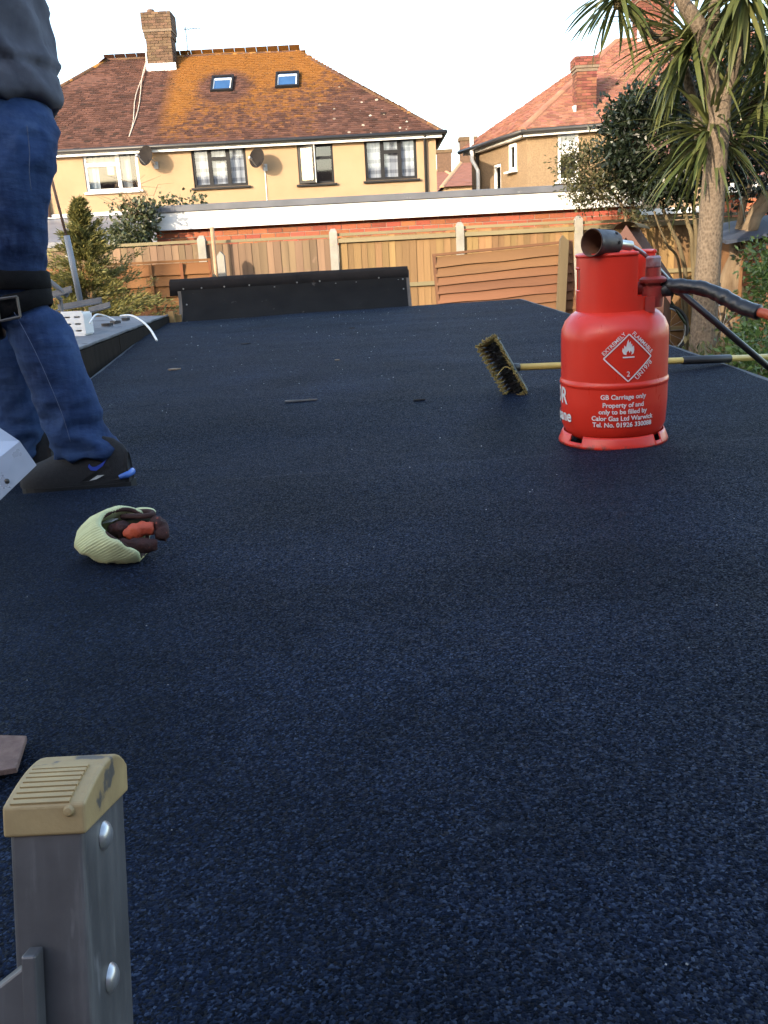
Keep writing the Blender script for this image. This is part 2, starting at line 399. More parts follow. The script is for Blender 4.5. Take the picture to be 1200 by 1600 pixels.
lp2 = lap_panel('lap_fence', 1.83, lp.z - .05, 12, LAPO, (lp.x - 2.3, 11.65, 0.0), (0, 0, R(0)), (-.4, .55)); tag(lp2, 'orange-brown lap fence panel standing mostly behind the conifer and the worker', 'fence panel')
# leaning panel right
a = P(680, 392, 10.6); b = P(868, 372, 10.6)
ln = (b - a); angl = math.atan2(ln.z, ln.x); cx = (a + b) / 2
o = lap_panel('leaning_lap_fence', 1.66, 1.50, 14, LAPB, (a.x + .83 + .06, 10.6, a.z - 1.53), (R(-4), -angl * .9, R(1.5)), ())
tag(o, 'tan horizontal lap fence panel tilted against the fence, its top rising to one side', 'fence panel')
t0 = P(873, 372, 10.5); mb = MB()
Mx = Matrix.Translation((t0.x, 10.53, 0)) @ Matrix.Rotation(R(2.5), 4, 'Y')
mb.box(-.05, .05, -.04, .04, 0, t0.z - .02, Mx); mb.prism([Mx @ Vector(p) for p in [(-.05, -.04, t0.z - .02), (.03, -.04, t0.z - .02), (-.02, -.04, t0.z + .03)]], (0, .08, 0))
o = mb.build('split_post', mat('pale_split_timber', (0.14, 0.105, 0.055), (0.095, 0.07, 0.04), 5, (1, 1, .1), rough=.9, bump=.6, bscale=60)); tag(o, 'pale splintered timber post at the end of the leaning panel', 'post')
a = P(331, 355, 12.35); b = P(338, 432, 12.35); mb = MB(); mb.tube([(a.x, 12.35, a.z), (b.x, 12.35, b.z - 1.0)], .028, 10)
o = mb.build('thin_pole', mat('copper_tan', (0.396, 0.2592, 0.144), (0.3024, 0.18, 0.0936), 9, rough=.5), smooth=True); tag(o, 'thin tan pole leaning on the grey fence beside a concrete post', 'pole')
a = P(345, 400, 12.2); mb = MB(); mb.box(a.x - .05, a.x + .05, 12.15, 12.25, 0, a.z); mb.prism([(a.x - .05, 12.15, a.z), (a.x + .05, 12.15, a.z), (a.x, 12.15, a.z + .06)], (0, .1, 0))
o = mb.build('short_post', CONC); tag(o, 'short pale stub post behind the ramp near the thin pole', 'post')
a0 = P(300, 430, 12.1); mb = MB(); mb.tube([(a0.x - .1, 12.1, a0.z - .25), (a0.x + .33, 12.05, a0.z - .03)], .04, 8); o = mb.build('timber_offcut', RAILW); tag(o, 'grey timber offcut propped behind the left end of the ramp', 'timber'); 

# ================================================================== FLAT-ROOFED GARAGE BEHIND THE FENCE
GY = 13.6
gx0, gx1 = -3.28, 4.0
gt = CZ + 1.06
ge = empty('flat_roof_garage', ((gx0 + gx1) / 2, GY, 0)); tag(ge, 'red brick garage with wide white fascia and flat grey roof behind the fence', 'garage')
MORT = mat('mortar', (0.35, 0.308, 0.252), (0.294, 0.259, 0.21), 20, rough=.95)
BRICK = mat('red_brick', (0.336, 0.096, 0.044), (0.264, 0.076, 0.04), 30, rough=.9, obj=.28, bump=.5, bscale=150)
mb = MB(); mb.box(gx0 + .06, gx1 - .06, GY + .004, GY + 5.5, -.05, CZ + .80); child(mb.build('wall', MORT), ge)
mb = MB(); mb.box(-.107, .107, -.006, .05, -.0325, .0325); BR = mb.mesh('brick')
mb = MB(); mb.box(-.05, .05, -.006, .05, -.0325, .0325); BRH = mb.mesh('brick_half')
for r_ in range(5):
    z = CZ + .70 - r_ * .075
    x = gx0 + .06 + (.107 if r_ % 2 == 0 else .05)
    first = r_ % 2 == 1
    while x < gx1 - .1:
        o = link('brick', BRH if first else BR, BRICK, ge); o.location = (x - ge.location.x, random.uniform(-.0015, .0015), z); o.rotation_euler = (0, R(random.uniform(-.25, .25)), 0)
        x += (.05 + .107 + .011) if first else .225
        first = False
mb = MB(); mb.box(gx0 - .06, gx1 + .1, GY - .12, GY - .095, CZ + .70, gt - .10); child(mb.build('fascia', WHITE), ge)
mb = MB(); mb.box(gx0 - .06, gx0 - .035, GY - .092, GY + 5.5, CZ + .70, gt - .10); child(mb.build('fascia', WHITE), ge)
mb = MB(); mb.box(gx0 - .03, gx1 + .1, GY - .094, GY, CZ + .715, CZ + .73); child(mb.build('soffit', WHITE), ge)
ROOFG = mat('grey_roof_trim', (0.1105, 0.1148, 0.1275), (0.0765, 0.0808, 0.0892), 3, rough=.6, spots=((.22, .22, .22), 5, .64))
mb = MB(); mb.add([(gx0 - .1, GY - .15, gt - .105), (gx1 + .14, GY - .15, gt - .105), (gx1 + .14, GY - .13, gt - .02), (gx0 - .1, GY - .13, gt - .02), (gx0 - .1, GY + 5.6, gt - .105), (gx1 + .14, GY + 5.6, gt - .105), (gx1 + .14, GY + 5.6, gt + .05), (gx0 - .1, GY + 5.6, gt + .05), (gx1 + .14, GY + .05, gt), (gx0 - .1, GY + .05, gt)],
              [(0, 1, 2, 3), (3, 2, 8, 9), (9, 8, 6, 7), (4, 7, 6, 5), (0, 3, 9, 7, 4), (1, 5, 6, 8, 2), (0, 4, 5, 1)])
child(mb.build('roof', ROOFG), ge)

# ================================================================== HOUSES
def wall_holes(x0, x1, z0, z1, holes, y, depth=.12):
    """front wall in the plane y with real openings and reveals"""
    mb = MB(); X = sorted({x0, x1} | {h[0] for h in holes} | {h[1] for h in holes}); Z = sorted({z0, z1} | {h[2] for h in holes} | {h[3] for h in holes})
    for i in range(len(X) - 1):
        for j in range(len(Z) - 1):
            mx, mz = (X[i] + X[i + 1]) / 2, (Z[j] + Z[j + 1]) / 2
            if any(h[0] < mx < h[1] and h[2] < mz < h[3] for h in holes): continue
            mb.add([(X[i], y, Z[j]), (X[i + 1], y, Z[j]), (X[i + 1], y, Z[j + 1]), (X[i], y, Z[j + 1])], [(0, 1, 2, 3)])
    for a, b, c, d in holes:
        q = [(a, c), (b, c), (b, d), (a, d)]
        for k in range(4):
            (xa, za), (xb, zb) = q[k], q[(k + 1) % 4]
            mb.add([(xa, y, za), (xb, y, zb), (xb, y + depth, zb), (xa, y + depth, za)], [(0, 3, 2, 1)])
    return mb
def curtain(mb, x0, x1, z0, z1, y, amp=.02, freq=40, ph=0):
    n = max(8, int((x1 - x0) / .02)); b = len(mb.v)
    for k in range(n + 1):
        x = x0 + (x1 - x0) * k / n; yy = y + amp * math.sin(x * freq + ph + 1.5 * math.sin(x * 5))
        mb.v += [(x, yy, z0), (x, yy + amp * .3 * math.sin(x * 23), z1)]
    for k in range(n): mb.f.append((b + 2 * k, b + 2 * k + 2, b + 2 * k + 3, b + 2 * k + 1))
def netmat():
    m, nt, b = base('checked_net_curtain'); v = nd(nt, 'SeparateXYZ', {0: nd(nt, 'NewGeometry').outputs['Position']})
    hz = math_(nt, 'FRACT', math_(nt, 'MULTIPLY', v.outputs[2], 3.6)); hx = math_(nt, 'FRACT', math_(nt, 'MULTIPLY', v.outputs[0], 7.5))
    f = math_(nt, 'ADD', math_(nt, 'MULTIPLY', math_(nt, 'LESS_THAN', hz, .34), .55), math_(nt, 'MULTIPLY', math_(nt, 'LESS_THAN', hx, .25), .30))
    cc = mix(nt, f, (0.456, 0.4636, 0.5016), (0.1216, 0.1292, 0.152)); nt.links.new(cc, b.inputs['Base Color']); b.inputs['Roughness'].default_value = .95; return m
NET = netmat()
def window(parent, x0, x1, z0, z1, y, m, mull=(), trans=(), fw=.06, curt=None, sill=True, opened=None, dep=.07):
    """frame, bars, panes, curtain and sill; x, z in the wall plane"""
    wn_ = MB()
    wn_.box(x0, x1, y, y + dep, z0, z0 + fw); wn_.box(x0, x1, y, y + dep, z1 - fw, z1)
    wn_.box(x0, x0 + fw, y, y + dep, z0 + fw, z1 - fw); wn_.box(x1 - fw, x1, y, y + dep, z0 + fw, z1 - fw)
    f = wn_.build('window', m, None, bevel=.006); child(f, parent)
    def sub(mb, nm, mm, **k):
        o_ = mb.build(nm, mm, None, **k); o_.parent = f; o_.matrix_parent_inverse = f.matrix_parent_inverse.inverted() @ Matrix.Translation(-Vector(parent.location)) if False else Matrix.Identity(4); return o_
    for xm in mull: sub(MB().box(xm - fw * .7, xm + fw * .7, y - .003, y + dep - .004, z0 + fw, z1 - fw), 'mullion', m)
    for (xa, xb, zm) in trans: sub(MB().box(xa + fw * .7, xb - fw * .7, y - .001, y + dep - .006, zm - fw * .6, zm + fw * .6), 'transom', m)
    xsn = [x0] + sorted(mull) + [x1]
    for k in range(len(xsn) - 1):
        gm = MB(); gm.add([(xsn[k] + .03, y + .03, z0 + .03), (xsn[k + 1] - .03, y + .03, z0 + .03), (xsn[k + 1] - .03, y + .03, z1 - .03), (xsn[k] + .03, y + .03, z1 - .03)], [(0, 1, 2, 3)])
        if opened is not None and k == opened: continue
        sub(gm, 'pane', glassmat())
    if curt:
        for cm_, lst in curt:
            cb = MB()
            for (a, b_, c, d, fr) in lst: curtain(cb, a, b_, c, d, y + .13, .018, fr)
            sub(cb, 'curtain', cm_, smooth=True)
    if sill: sub(MB().box(x0 - .07, x1 + .07, y - .13, y + .02, z0 - .06, z0 - .012), 'sill', m)
    return f
def tiles(poly, u, v, tw=.165, ga=.10, th=.022, jit=1.0, amp=0.0):
    """real overlapping tiles over a sloping polygon, joined; poly in 3D, u along the eaves, v up the slope"""
    o_ = Vector(poly[0]); u = Vector(u).normalized(); v = Vector(v).normalized(); nn = u.cross(v).normalized()
    p2 = [((Vector(p) - o_).dot(u), (Vector(p) - o_).dot(v)) for p in poly]
    def inside(x, y):
        c = False; j = len(p2) - 1
        for i in range(len(p2)):
            if (p2[i][1] > y) != (p2[j][1] > y) and x < (p2[j][0] - p2[i][0]) * (y - p2[i][1]) / (p2[j][1] - p2[i][1]) + p2[i][0]: c = not c
            j = i
        return c
    mb = MB(); U0 = min(p[0] for p in p2); U1 = max(p[0] for p in p2); V1 = max(p[1] for p in p2)
    r_ = 0; y = 0.0
    while y < V1:
        x = U0 + (tw / 2 if r_ % 2 else 0)
        while x < U1 + tw:
            if inside(x, y + ga * .5):
                l = th * (1 + .35 * jit * random.uniform(-1, 1)); sk = .006 * jit * random.uniform(-1, 1); dy = .004 * jit * random.uniform(-1, 1)
                sag = amp * noise.noise(Vector((x * .5, y * .7, 1.3)))
                w2 = tw * .485
                def Q(a, b_, h): return o_ + u * a + v * b_ + nn * (h + sag)
                vs_ = [Q(x - w2, y + dy, l + sk), Q(x + w2, y + dy, l - sk), Q(x + w2, y + ga * 1.25, .003), Q(x - w2, y + ga * 1.25, .003), Q(x - w2, y + dy, -.004), Q(x + w2, y + dy, -.004)]
                mb.add(vs_, [(0, 1, 2, 3), (4, 5, 1, 0), (4, 0, 3), (5, 2, 1)])
            x += tw
        y += ga; r_ += 1
    mb.add(list(poly), [tuple(range(len(poly)))])
    return mb
def ridge_caps(mb, a, b, r_=.095, step=.32):
    a, b = Vector(a), Vector(b); n = max(1, int((b - a).length / step)); t = (b - a).normalized(); s = t.cross(Vector((0, 0, 1))).normalized(); up = s.cross(t)
    for k in range(n):
        p = a.lerp(b, k / n); q = a.lerp(b, (k + .999) / n); k0 = len(mb.v); j = random.uniform(-.008, .008)
        for c_, rr in ((p, r_ * 1.02), (q, r_)):
            for i in range(7):
                an = PI * i / 6; mb.v.append(tuple(c_ + s * math.cos(an) * rr + up * (math.sin(an) * rr * .75 - .035 + j * .4)))
        for i in range(6): mb.f.append((k0 + i, k0 + i + 1, k0 + 7 + i + 1, k0 + 7 + i))
        mb.f.append(tuple(k0 + i for i in range(7)))
def lichen_tile_mat():
    m, nt, b = base('lichened_tiles')
    pos = nd(nt, 'NewGeometry'); r = pos.outputs['Random Per Island']; v = pos.outputs['Position']
    x = nd(nt, 'SeparateXYZ', {0: v}).outputs[0]; z = nd(nt, 'SeparateXYZ', {0: v}).outputs[2]
    tile = ramp(nt, r, [(0, (.050, .025, .020)), (.5, (.084, .041, .032)), (.85, (.115, .056, .043)), (1, (.034, .021, .018))])
    n1 = noise_(nt, v, 1.1, 3); n2 = noise_(nt, v, 7.0, 4, .7); n3 = noise_(nt, v, 22.0, 4, .7)
    # orange lichen: strongest near the ridge, right of the party wall
    fx = nd(nt, 'MapRange', {0: x, 1: -5.75, 2: -5.35, 3: 0, 4: 1}).outputs[0]
    fx2 = nd(nt, 'MapRange', {0: x, 1: -1.4, 2: 1.2, 3: 1.04, 4: .45}).outputs[0]
    fz = nd(nt, 'MapRange', {0: z, 1: 4.9, 2: 7.9, 3: .03, 4: .50}).outputs[0]
    left = math_(nt, 'MULTIPLY', nd(nt, 'MapRange', {0: x, 1: -4.7, 2: -5.5, 3: 0, 4: .24}).outputs[0], nd(nt, 'MapRange', {0: z, 1: 5.0, 2: 5.8, 3: 0, 4: 1}).outputs[0])
    # a cleaner, re-laid patch round the left rooflight
    dx = math_(nt, 'DIVIDE', math_(nt, 'ADD', x, 3.95), .85); dz = math_(nt, 'DIVIDE', math_(nt, 'SUBTRACT', z, 6.62), .62)
    rad = math_(nt, 'ADD', math_(nt, 'MULTIPLY', dx, dx), math_(nt, 'MULTIPLY', dz, dz))
    clean = nd(nt, 'MapRange', {0: math_(nt, 'ADD', rad, math_(nt, 'MULTIPLY', n2, .8)), 1: .9, 2: 1.6, 3: 0, 4: 1}).outputs[0]
    lev = math_(nt, 'ADD', math_(nt, 'ADD', fz, left), math_(nt, 'ADD', math_(nt, 'MULTIPLY', n1, .30), math_(nt, 'MULTIPLY', r, .16)))
    lev = math_(nt, 'ADD', lev, math_(nt, 'MULTIPLY', n2, .85)); lev = math_(nt, 'SUBTRACT', lev, .16)
    msk = nd(nt, 'MapRange', {0: math_(nt, 'MULTIPLY', lev, math_(nt, 'MULTIPLY', fx2, 1)), 1: .60, 2: .86, 3: 0, 4: 1}).outputs[0]
    msk = math_(nt, 'MULTIPLY', math_(nt, 'MULTIPLY', msk, fx), clean)
    och = ramp(nt, n3, [(.3, (.15, .062, .013)), (.6, (.25, .105, .016)), (.8, (.11, .062, .032))])
    cc = mix(nt, math_(nt, 'MULTIPLY', msk, .8), tile, och)
    moss = math_(nt, 'MULTIPLY', ramp(nt, noise_(nt, v, 3.2, 6, .75), [(.56, (0, 0, 0)), (.7, (1, 1, 1))]), .55)
    cc = mix(nt, moss, cc, (.035, .027, .021))
    wx = nd(nt, 'MapRange', {0: x, 1: -1.6, 2: .2, 3: 0, 4: 1}).outputs[0]
    vo = nd(nt, 'TexVoronoi', {'Vector': v, 'Scale': 5.0}); sp = math_(nt, 'LESS_THAN', vo.outputs['Distance'], nd(nt, 'MapRange', {0: nd(nt, 'SeparateColor', {0: vo.outputs['Color']}).outputs[0], 1: .45, 2: 1, 3: 0, 4: .24}).outputs[0])
    cc = mix(nt, math_(nt, 'MULTIPLY', sp, math_(nt, 'MULTIPLY', wx, clean)), cc, (.42, .38, .32))
    nt.links.new(cc, b.inputs['Base Color']); b.inputs['Roughness'].default_value = .92; b.inputs['Specular IOR Level'].default_value = .2
    nt.links.new(nd(nt, 'Bump', {'Strength': .5, 'Distance': .01, 'Height': n3}).outputs[0], b.inputs['Normal'])
    return m
TILEL = lichen_tile_mat()
CREAM = mat('cream_pebbledash', (0.34, 0.235, 0.145), (0.3, 0.205, 0.122), 1.2, rough=.95, bump=.9, bscale=70, world=True, bdist=.012, spots=((.24, .155, .085), .9, .60))
CHB = mat('old_chimney_brick', (0.115, 0.072, 0.046), (0.075, 0.048, 0.032), 8, rough=.95, island=.3)
def brick_stack(name, x0, x1, y0, y1, z0, z1, m, parent, flare=()):
    """chimney: courses of bricks as real blocks on a mortar core"""
    mb = MB(); z = z0; k = 0
    while z < z1 - .01:
        ex = sum(d for zz, d in flare if z >= zz)
        X0, X1, Y0_, Y1_ = x0 - ex, x1 + ex, y0 - ex, y1 + ex
        for (yy, s) in ((Y0_, 1), (Y1_, -1)):
            nb = max(2, round((X1 - X0) / .225)); bw = (X1 - X0) / nb
            xx = X0 - (bw / 2 if k % 2 else 0)
            while xx < X1 - .02:
                a, b = max(X0, xx), min(X1, xx + bw); j = random.uniform(0, .008)
                if b - a > .03: mb.box(a + .006, b - .006, min(yy - s * j, yy + s * .05), max(yy - s * j, yy + s * .05), z + .005, z + .070)
                xx += bw
        for (xx_, s) in ((X0, 1), (X1, -1)):
            nb = max(2, round((Y1_ - Y0_) / .225)); bw = (Y1_ - Y0_) / nb; yy = Y0_ + .055 - (bw / 2 if k % 2 else 0)
            while yy < Y1_ - .06:
                a, b = max(Y0_ + .055, yy), min(Y1_ - .055, yy + bw); j = random.uniform(0, .008)
                if b - a > .03: mb.box(min(xx_ - s * j, xx_ + s * .05), max(xx_ - s * j, xx_ + s * .05), a + .006, b - .006, z + .005, z + .070)
                yy += bw
        z += .075; k += 1
    st = child(mb.build('chimney', m, None), parent)
    core = MB(); zs = sorted({z0, z1} | {zz for zz, d in flare})
    for i in range(len(zs) - 1):
        ex = sum(d for zz, d in flare if zs[i] >= zz); core.box(x0 - ex + .012, x1 + ex - .012, y0 - ex + .012, y1 + ex - .012, zs[i], zs[i + 1] - (.003 if i < len(zs) - 2 else .012))
    o_ = core.build('mortar_core', mat('chimney_mortar', (0.17, 0.13, 0.095), (0.12, 0.09, 0.07), 8, rough=.95)); o_.parent = st
    return st

# ---- house with lichened hipped roof
HY = 25.0; EZ = CZ + 3.50; RZ = CZ + 6.45; HX0, HX1 = -11.3, 1.93
he = empty('rendered_semi', (-4.7, HY, 0)); tag(he, 'cream rendered semi-detached house with orange lichen on its hipped brown roof', 'house')
W = [(-7.68, -6.20, CZ + 2.39, CZ + 3.44), (-4.73, -3.25, CZ + 2.36, CZ + 3.42), (-1.85, -.88, CZ + 2.31, CZ + 3.31), (-.02, 1.40, CZ + 2.31, CZ + 3.37)]
child(wall_holes(HX0, HX1, -.1, EZ - .02, W, HY).build('wall', CREAM), he)
mb = MB(); mb.add([(HX1, HY, -.1), (HX1, HY + 7.6, -.1), (HX1, HY + 7.6, EZ), (HX1, HY, EZ)], [(0, 1, 2, 3)]); mb.add([(HX0, HY, -.1), (HX0, HY + 7.6, -.1), (HX0, HY + 7.6, EZ), (HX0, HY, EZ)], [(0, 3, 2, 1)]); mb.add([(HX0, HY + 7.6, -.1), (HX1, HY + 7.6, -.1), (HX1, HY + 7.6, EZ), (HX0, HY + 7.6, EZ)], [(0, 3, 2, 1)])
child(mb.build('wall', CREAM), he)
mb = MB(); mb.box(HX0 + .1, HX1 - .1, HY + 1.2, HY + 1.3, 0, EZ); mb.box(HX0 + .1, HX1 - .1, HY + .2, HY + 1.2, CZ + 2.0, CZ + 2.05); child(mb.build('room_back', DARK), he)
GREYC = mat('pale_curtain', (0.3612, 0.3956, 0.4312), (0.258, 0.2924, 0.3234), 4, rough=.9)
xa, xb, za, zb = W[0]
f = window(he, xa, xb, za, zb, HY + .04, UPVC, mull=(xa + .92,), trans=((xa, xa + .92, zb - .36),), fw=.07, curt=[(GREYC, [(xa + .05, xa + .34, za, zb - .3, 34)]), (mat('plain_net', (0.312, 0.3132, 0.3025), (0.24, 0.2436, 0.242), 5, rough=.9), [(xa + .98, xb - .25, za, zb, 30), (xa + .1, xa + .85, zb - .32, zb, 30)])])
mb = MB(); mb.box(xa + .60, xa + .79, HY + .08, HY + .085, za + .42, za + .70); o = mb.build('paper_note', mat('buff_paper', (.66, .52, .34), rough=.8)); o.parent = f
xa, xb, za, zb = W[1]
window(he, xa, xb, za, zb, HY + .04, GREYF, mull=(xa + .48, xa + .98), trans=((xa + .48, xa + .98, zb - .34),), fw=.075, curt=[(NET, [(xa + .05, xa + .62, za + .02, zb, 30), (xa + .62, xb - .02, za + .02, zb, 26)])])
xa, xb, za, zb = W[2]
f = window(he, xa, xb, za, zb, HY + .04, GREYF, mull=(xa + .46,), trans=((xa + .46, xb, zb - .34),), fw=.06, opened=0)
op = MB(); Mo = Matrix.Translation((xa + .03, HY + .03, 0)) @ Matrix.Rotation(R(-16), 4, 'Z')      # casement standing open
op.box(0, .46, -.03, .01, za + .02, za + .09, Mo); op.box(0, .46, -.03, .01, zb - .08, zb - .02, Mo); op.box(0, .06, -.03, .01, za + .09, zb - .08, Mo); op.box(.40, .46, -.03, .01, za + .09, zb - .08, Mo)
o = op.build('casement', GREYF); o.parent = f
gp = MB(); gp.add([Mo @ Vector(p) for p in [(.05, -.012, za + .08), (.41, -.012, za + .08), (.41, -.012, zb - .07), (.05, -.012, zb - .07)]], [(0, 1, 2, 3)]); o = gp.build('pane', glassmat()); o.parent = f
op = MB(); op.box(.462, .472, -.03, .01, za + .02, zb - .02, Mo); o = op.build('casement_edge', UPVC); o.parent = f
xa, xb, za, zb = W[3]
window(he, xa, xb, za, zb, HY + .04, GREYF, mull=(xa + .48, xa + .95), trans=((xa + .48, xa + .95, zb - .34),), fw=.075, curt=[(NET, [(xa + .05, xb - .05, za + .02, zb - .02, 27)])])
# roof slopes
ov = .22; ey = HY - ov; k_s = (RZ - EZ) / 3.5; ez = EZ - ov * k_s * .4
fl, fr, rl, rr = Vector((HX0 - .35, ey, ez)), Vector((HX1 + .22, ey, ez)), Vector((-7.64, HY + 3.6, RZ)), Vector((-1.9, HY + 3.6, RZ - .05))
bl, br = Vector((HX0 - .35, HY + 7.8, ez)), Vector((HX1 + .22, HY + 7.8, ez))
rf = child(tiles([fl, fr, rr, rl], (1, 0, 0), Vector((0, 3.6 + ov, RZ - ez)), amp=.03).build('roof', TILEL), he); rf['kind'] = 'stuff'
r2 = child(tiles([fr, br, rr], (0, 1, 0), Vector((rr.x - fr.x, 0, RZ - ez)), .33, .2).build('roof', TILEL), he); r2['kind'] = 'stuff'
r3 = child(tiles([bl, fl, rl], (0, -1, 0), Vector((rl.x - fl.x, 0, RZ - ez)), .33, .2).build('roof', TILEL), he); r3['kind'] = 'stuff'
r4 = child(tiles([br, bl, rl, rr], (-1, 0, 0), Vector((0, -4, RZ - ez)), .33, .2).build('roof', TILEL), he); r4['kind'] = 'stuff'
RIDGE = mat('ridge_tile', (0.0935, 0.0475, 0.025), (0.066, 0.0325, 0.02), 3, rough=.95, island=.3, spots=((.30, .14, .03), 4, .56))
mb = MB(); ridge_caps(mb, rl, rr); ridge_caps(mb, fr, rr); ridge_caps(mb, fl, rl)
child(mb.build('ridge_tiles', RIDGE), he)['kind'] = 'stuff'
mb = MB(); mb.box(HX0 - .3, HX1 + .16, HY - .17, HY - .15, EZ - .20, EZ - .03); child(mb.build('fascia', UPVC), he)
mb = MB(); mb.box(HX0 - .3, HX1 + .16, HY - .15, HY, EZ - .19, EZ - .17); child(mb.build('soffit', UPVC), he)
mb = MB(); mb.tube([(HX0 - .35, HY - .24, EZ - .075), (HX1 + .28, HY - .24, EZ - .075)], .055, 8); mb.tube([(HX1 + .26, HY - .24, EZ - .075), (HX1 + .26, HY + 3, EZ - .075)], .055, 8); child(mb.build('gutter', BLACKP, smooth=True), he)
mb = MB(); mb.tube([(HX1 - .30, HY - .22, EZ - .1), (HX1 - .30, HY - .06, EZ - .25), (HX1 - .30, HY - .06, 0)], .04, 8); child(mb.build('downpipe', BLACKP, smooth=True), he)
def rooflight(x0, x1, py, parent):
    yb = HY + (py - EZ) / (RZ - EZ) * 3.6
    e = MB(); sl_ = math.atan2(RZ - EZ, 3.6); Mr = Matrix.Translation(((x0 + x1) / 2, yb, py)) @ Matrix.Rotation(sl_, 4, 'X'); w2 = (x1 - x0) / 2; h2 = .40
    e.box(-w2, w2, -h2, -h2 + .07, .02, .12, Mr); e.box(-w2, w2, h2 - .06, h2, .02, .12, Mr); e.box(-w2, -w2 + .06, -h2 + .07, h2 - .06, .02, .12, Mr); e.box(w2 - .06, w2, -h2 + .07, h2 - .06, .02, .12, Mr)
    f_ = child(e.build('rooflight', GREYF), parent)
    g_ = MB(); g_.box(-w2 + .05, w2 - .05, -h2 + .05, h2 - .05, .05, .075, Mr); o_ = g_.build('pane', mat('rooflight_glass', (.02, .06, .16), (.03, .09, .22), 2, rough=.05, spec=.8)); o_.parent = f_
    b_ = MB(); b_.box(-w2 + .06, w2 - .06, h2 - .2, h2 - .12, .076, .085, Mr); b_.box(-w2 + .06, -w2 + .09, -h2 + .08, h2 - .2, .076, .085, Mr); b_.box(w2 - .09, w2 - .06, -h2 + .08, h2 - .2, .076, .085, Mr); o_ = b_.build('blind_rail', UPVC); o_.parent = f_
    s_ = MB(); s_.box(-w2 - .03, w2 + .03, -h2 - .16, -h2 - .005, .012, .03, Mr); o_ = s_.build('flashing', mat('lead_flashing', (.28, .27, .26), (.36, .33, .29), 6, rough=.7)); o_.parent = f_
rooflight(-4.34, -3.70, CZ + 5.28, he); rooflight(-2.48, -1.80, CZ + 5.30, he)
ch = brick_stack('chimney', -6.28, -5.53, HY + 3.0, HY + 3.65, CZ + 5.7, CZ + 7.45, CHB, he, flare=((CZ + 6.82, .03), (CZ + 6.98, .035)))
LEAD = mat('bright_lead', (.62, .62, .64), (.5, .5, .52), 5, rough=.5)
mb = MB(); mb.box(-6.35, -5.46, HY + 2.955, HY + 2.985, CZ + 5.86, CZ + 6.14); mb.box(-6.33, -6.295, HY + 2.985, HY + 3.5, CZ + 5.95, CZ + 6.5); o = mb.build('chimney_flashing', LEAD); o.parent = ch
mb = MB(); mb.lathe([(.12, 0), (.13, .1), (.10, .2)], 10, Matrix.Translation((-6.1, HY + 3.3, CZ + 7.44))); o = mb.build('capped_pot', CHB); o.parent = ch
mb = MB(); mb.tube([(-5.20, HY + 3.7, CZ + 6.3), (-5.20, HY + 3.7, CZ + 7.25)], .018, 6); mb.tube([(-5.26, HY + 3.7, CZ + 7.18), (-4.75, HY + 3.72, CZ + 7.20)], .012, 6)
for k in range(6): mb.tube([(-5.22 + k * .085, HY + 3.58, CZ + 7.19), (-5.22 + k * .085, HY + 3.84, CZ + 7.19)], .007, 5)
o = mb.build('aerial', GALV); o.parent = ch
cb = MB(); pts = [(-6.45, 0, 0)]
def on_roof(x, z, lift=.09): return Vector((x, HY + (z - EZ) / (RZ - EZ) * 3.6 - lift * .6, z + lift * .8))
cb.tube([on_roof(-6.42 + .05 * math.sin(k * .9), RZ - .05 - k * .27) for k in range(11)], .012, 5); cb.tube([on_roof(-6.36 - .05 * math.sin(k * .7), RZ - .05 - k * .27) for k in range(11)], .012, 5)
child(cb.build('roof_cable', mat('pale_cable', (.55, .48, .40), rough=.7)), he)
def dish(x, z, parent):
    prof = [(0, 0), (.10, .010), (.20, .04), (.28, .08), (.285, .083), (.27, .07), (.10, .002), (0, -.006)]
    Md = Matrix.Translation((x, HY - .35, z)) @ Matrix.Rotation(R(-28), 4, 'Z') @ Matrix.Rotation(R(78), 4, 'X') @ Matrix.Diagonal((.85, .92, 1, 1))
    d_ = MB(); d_.lathe(prof, 26, Md)
    o_ = child(d_.build('satellite_dish', mat('dish_grey', (.016, .014, .014), (.024, .021, .02), 5, rough=.9, spec=.08), smooth=True), parent)
    a_ = MB(); a_.tube([(x, HY - .33, z), (x + .05, HY - .2, z - .05), (x + .12, HY, z - .18)], .022, 7); a_.tube([Md @ Vector((0, -.25, .05)), Md @ Vector((0, -.12, .36))], .014, 6); a_.box(x + .06, x + .18, HY - .02, HY - .001, z - .28, z - .1); a_.tube([Md @ Vector((0, -.12, .32)), Md @ Vector((0, -.10, .42))], .035, 8)
    o2 = a_.build('bracket_arm', GALV); o2.parent = o_
dish(-5.83, CZ + 3.18, he); dish(-2.87, CZ + 2.98, he)
mb = MB(); mb.tube([(-2.76, HY - .02, CZ + 2.8), (-2.78, HY - .015, CZ + 1.2)], .012, 5); child(mb.build('wall_cable', UPVC), he)
# lean-to at the back of the left house
mb = MB(); mb.box(-10.6, -5.3, HY - 3.2, HY - .003, 0, CZ + .95); child(mb.build('lean_to_wall', CREAM), he)
mb = MB(); mb.add([(-10.8, HY - 3.5, CZ + .98), (-5.1, HY - 3.5, CZ + .98), (-5.1, HY - .003, CZ + 1.75), (-10.8, HY - .003, CZ + 1.75), (-10.8, HY - 3.5, CZ + .86), (-5.1, HY - 3.5, CZ + .86), (-5.1, HY - .003, CZ + 1.6), (-10.8, HY - .003, CZ + 1.6)], [(0, 1, 2, 3), (4, 7, 6, 5), (0, 4, 5, 1), (1, 5, 6, 2), (0, 3, 7, 4)])
child(mb.build('lean_to_roof', mat('slate_grey_sheet', (.16, .17, .20), (.12, .125, .15), 2, rough=.5)), he)
mb = MB(); mb.box(-10.8, -5.1, HY - .06, HY - .004, CZ + 1.76, CZ + 1.86); child(mb.build('lean_to_flashing', LEAD), he)
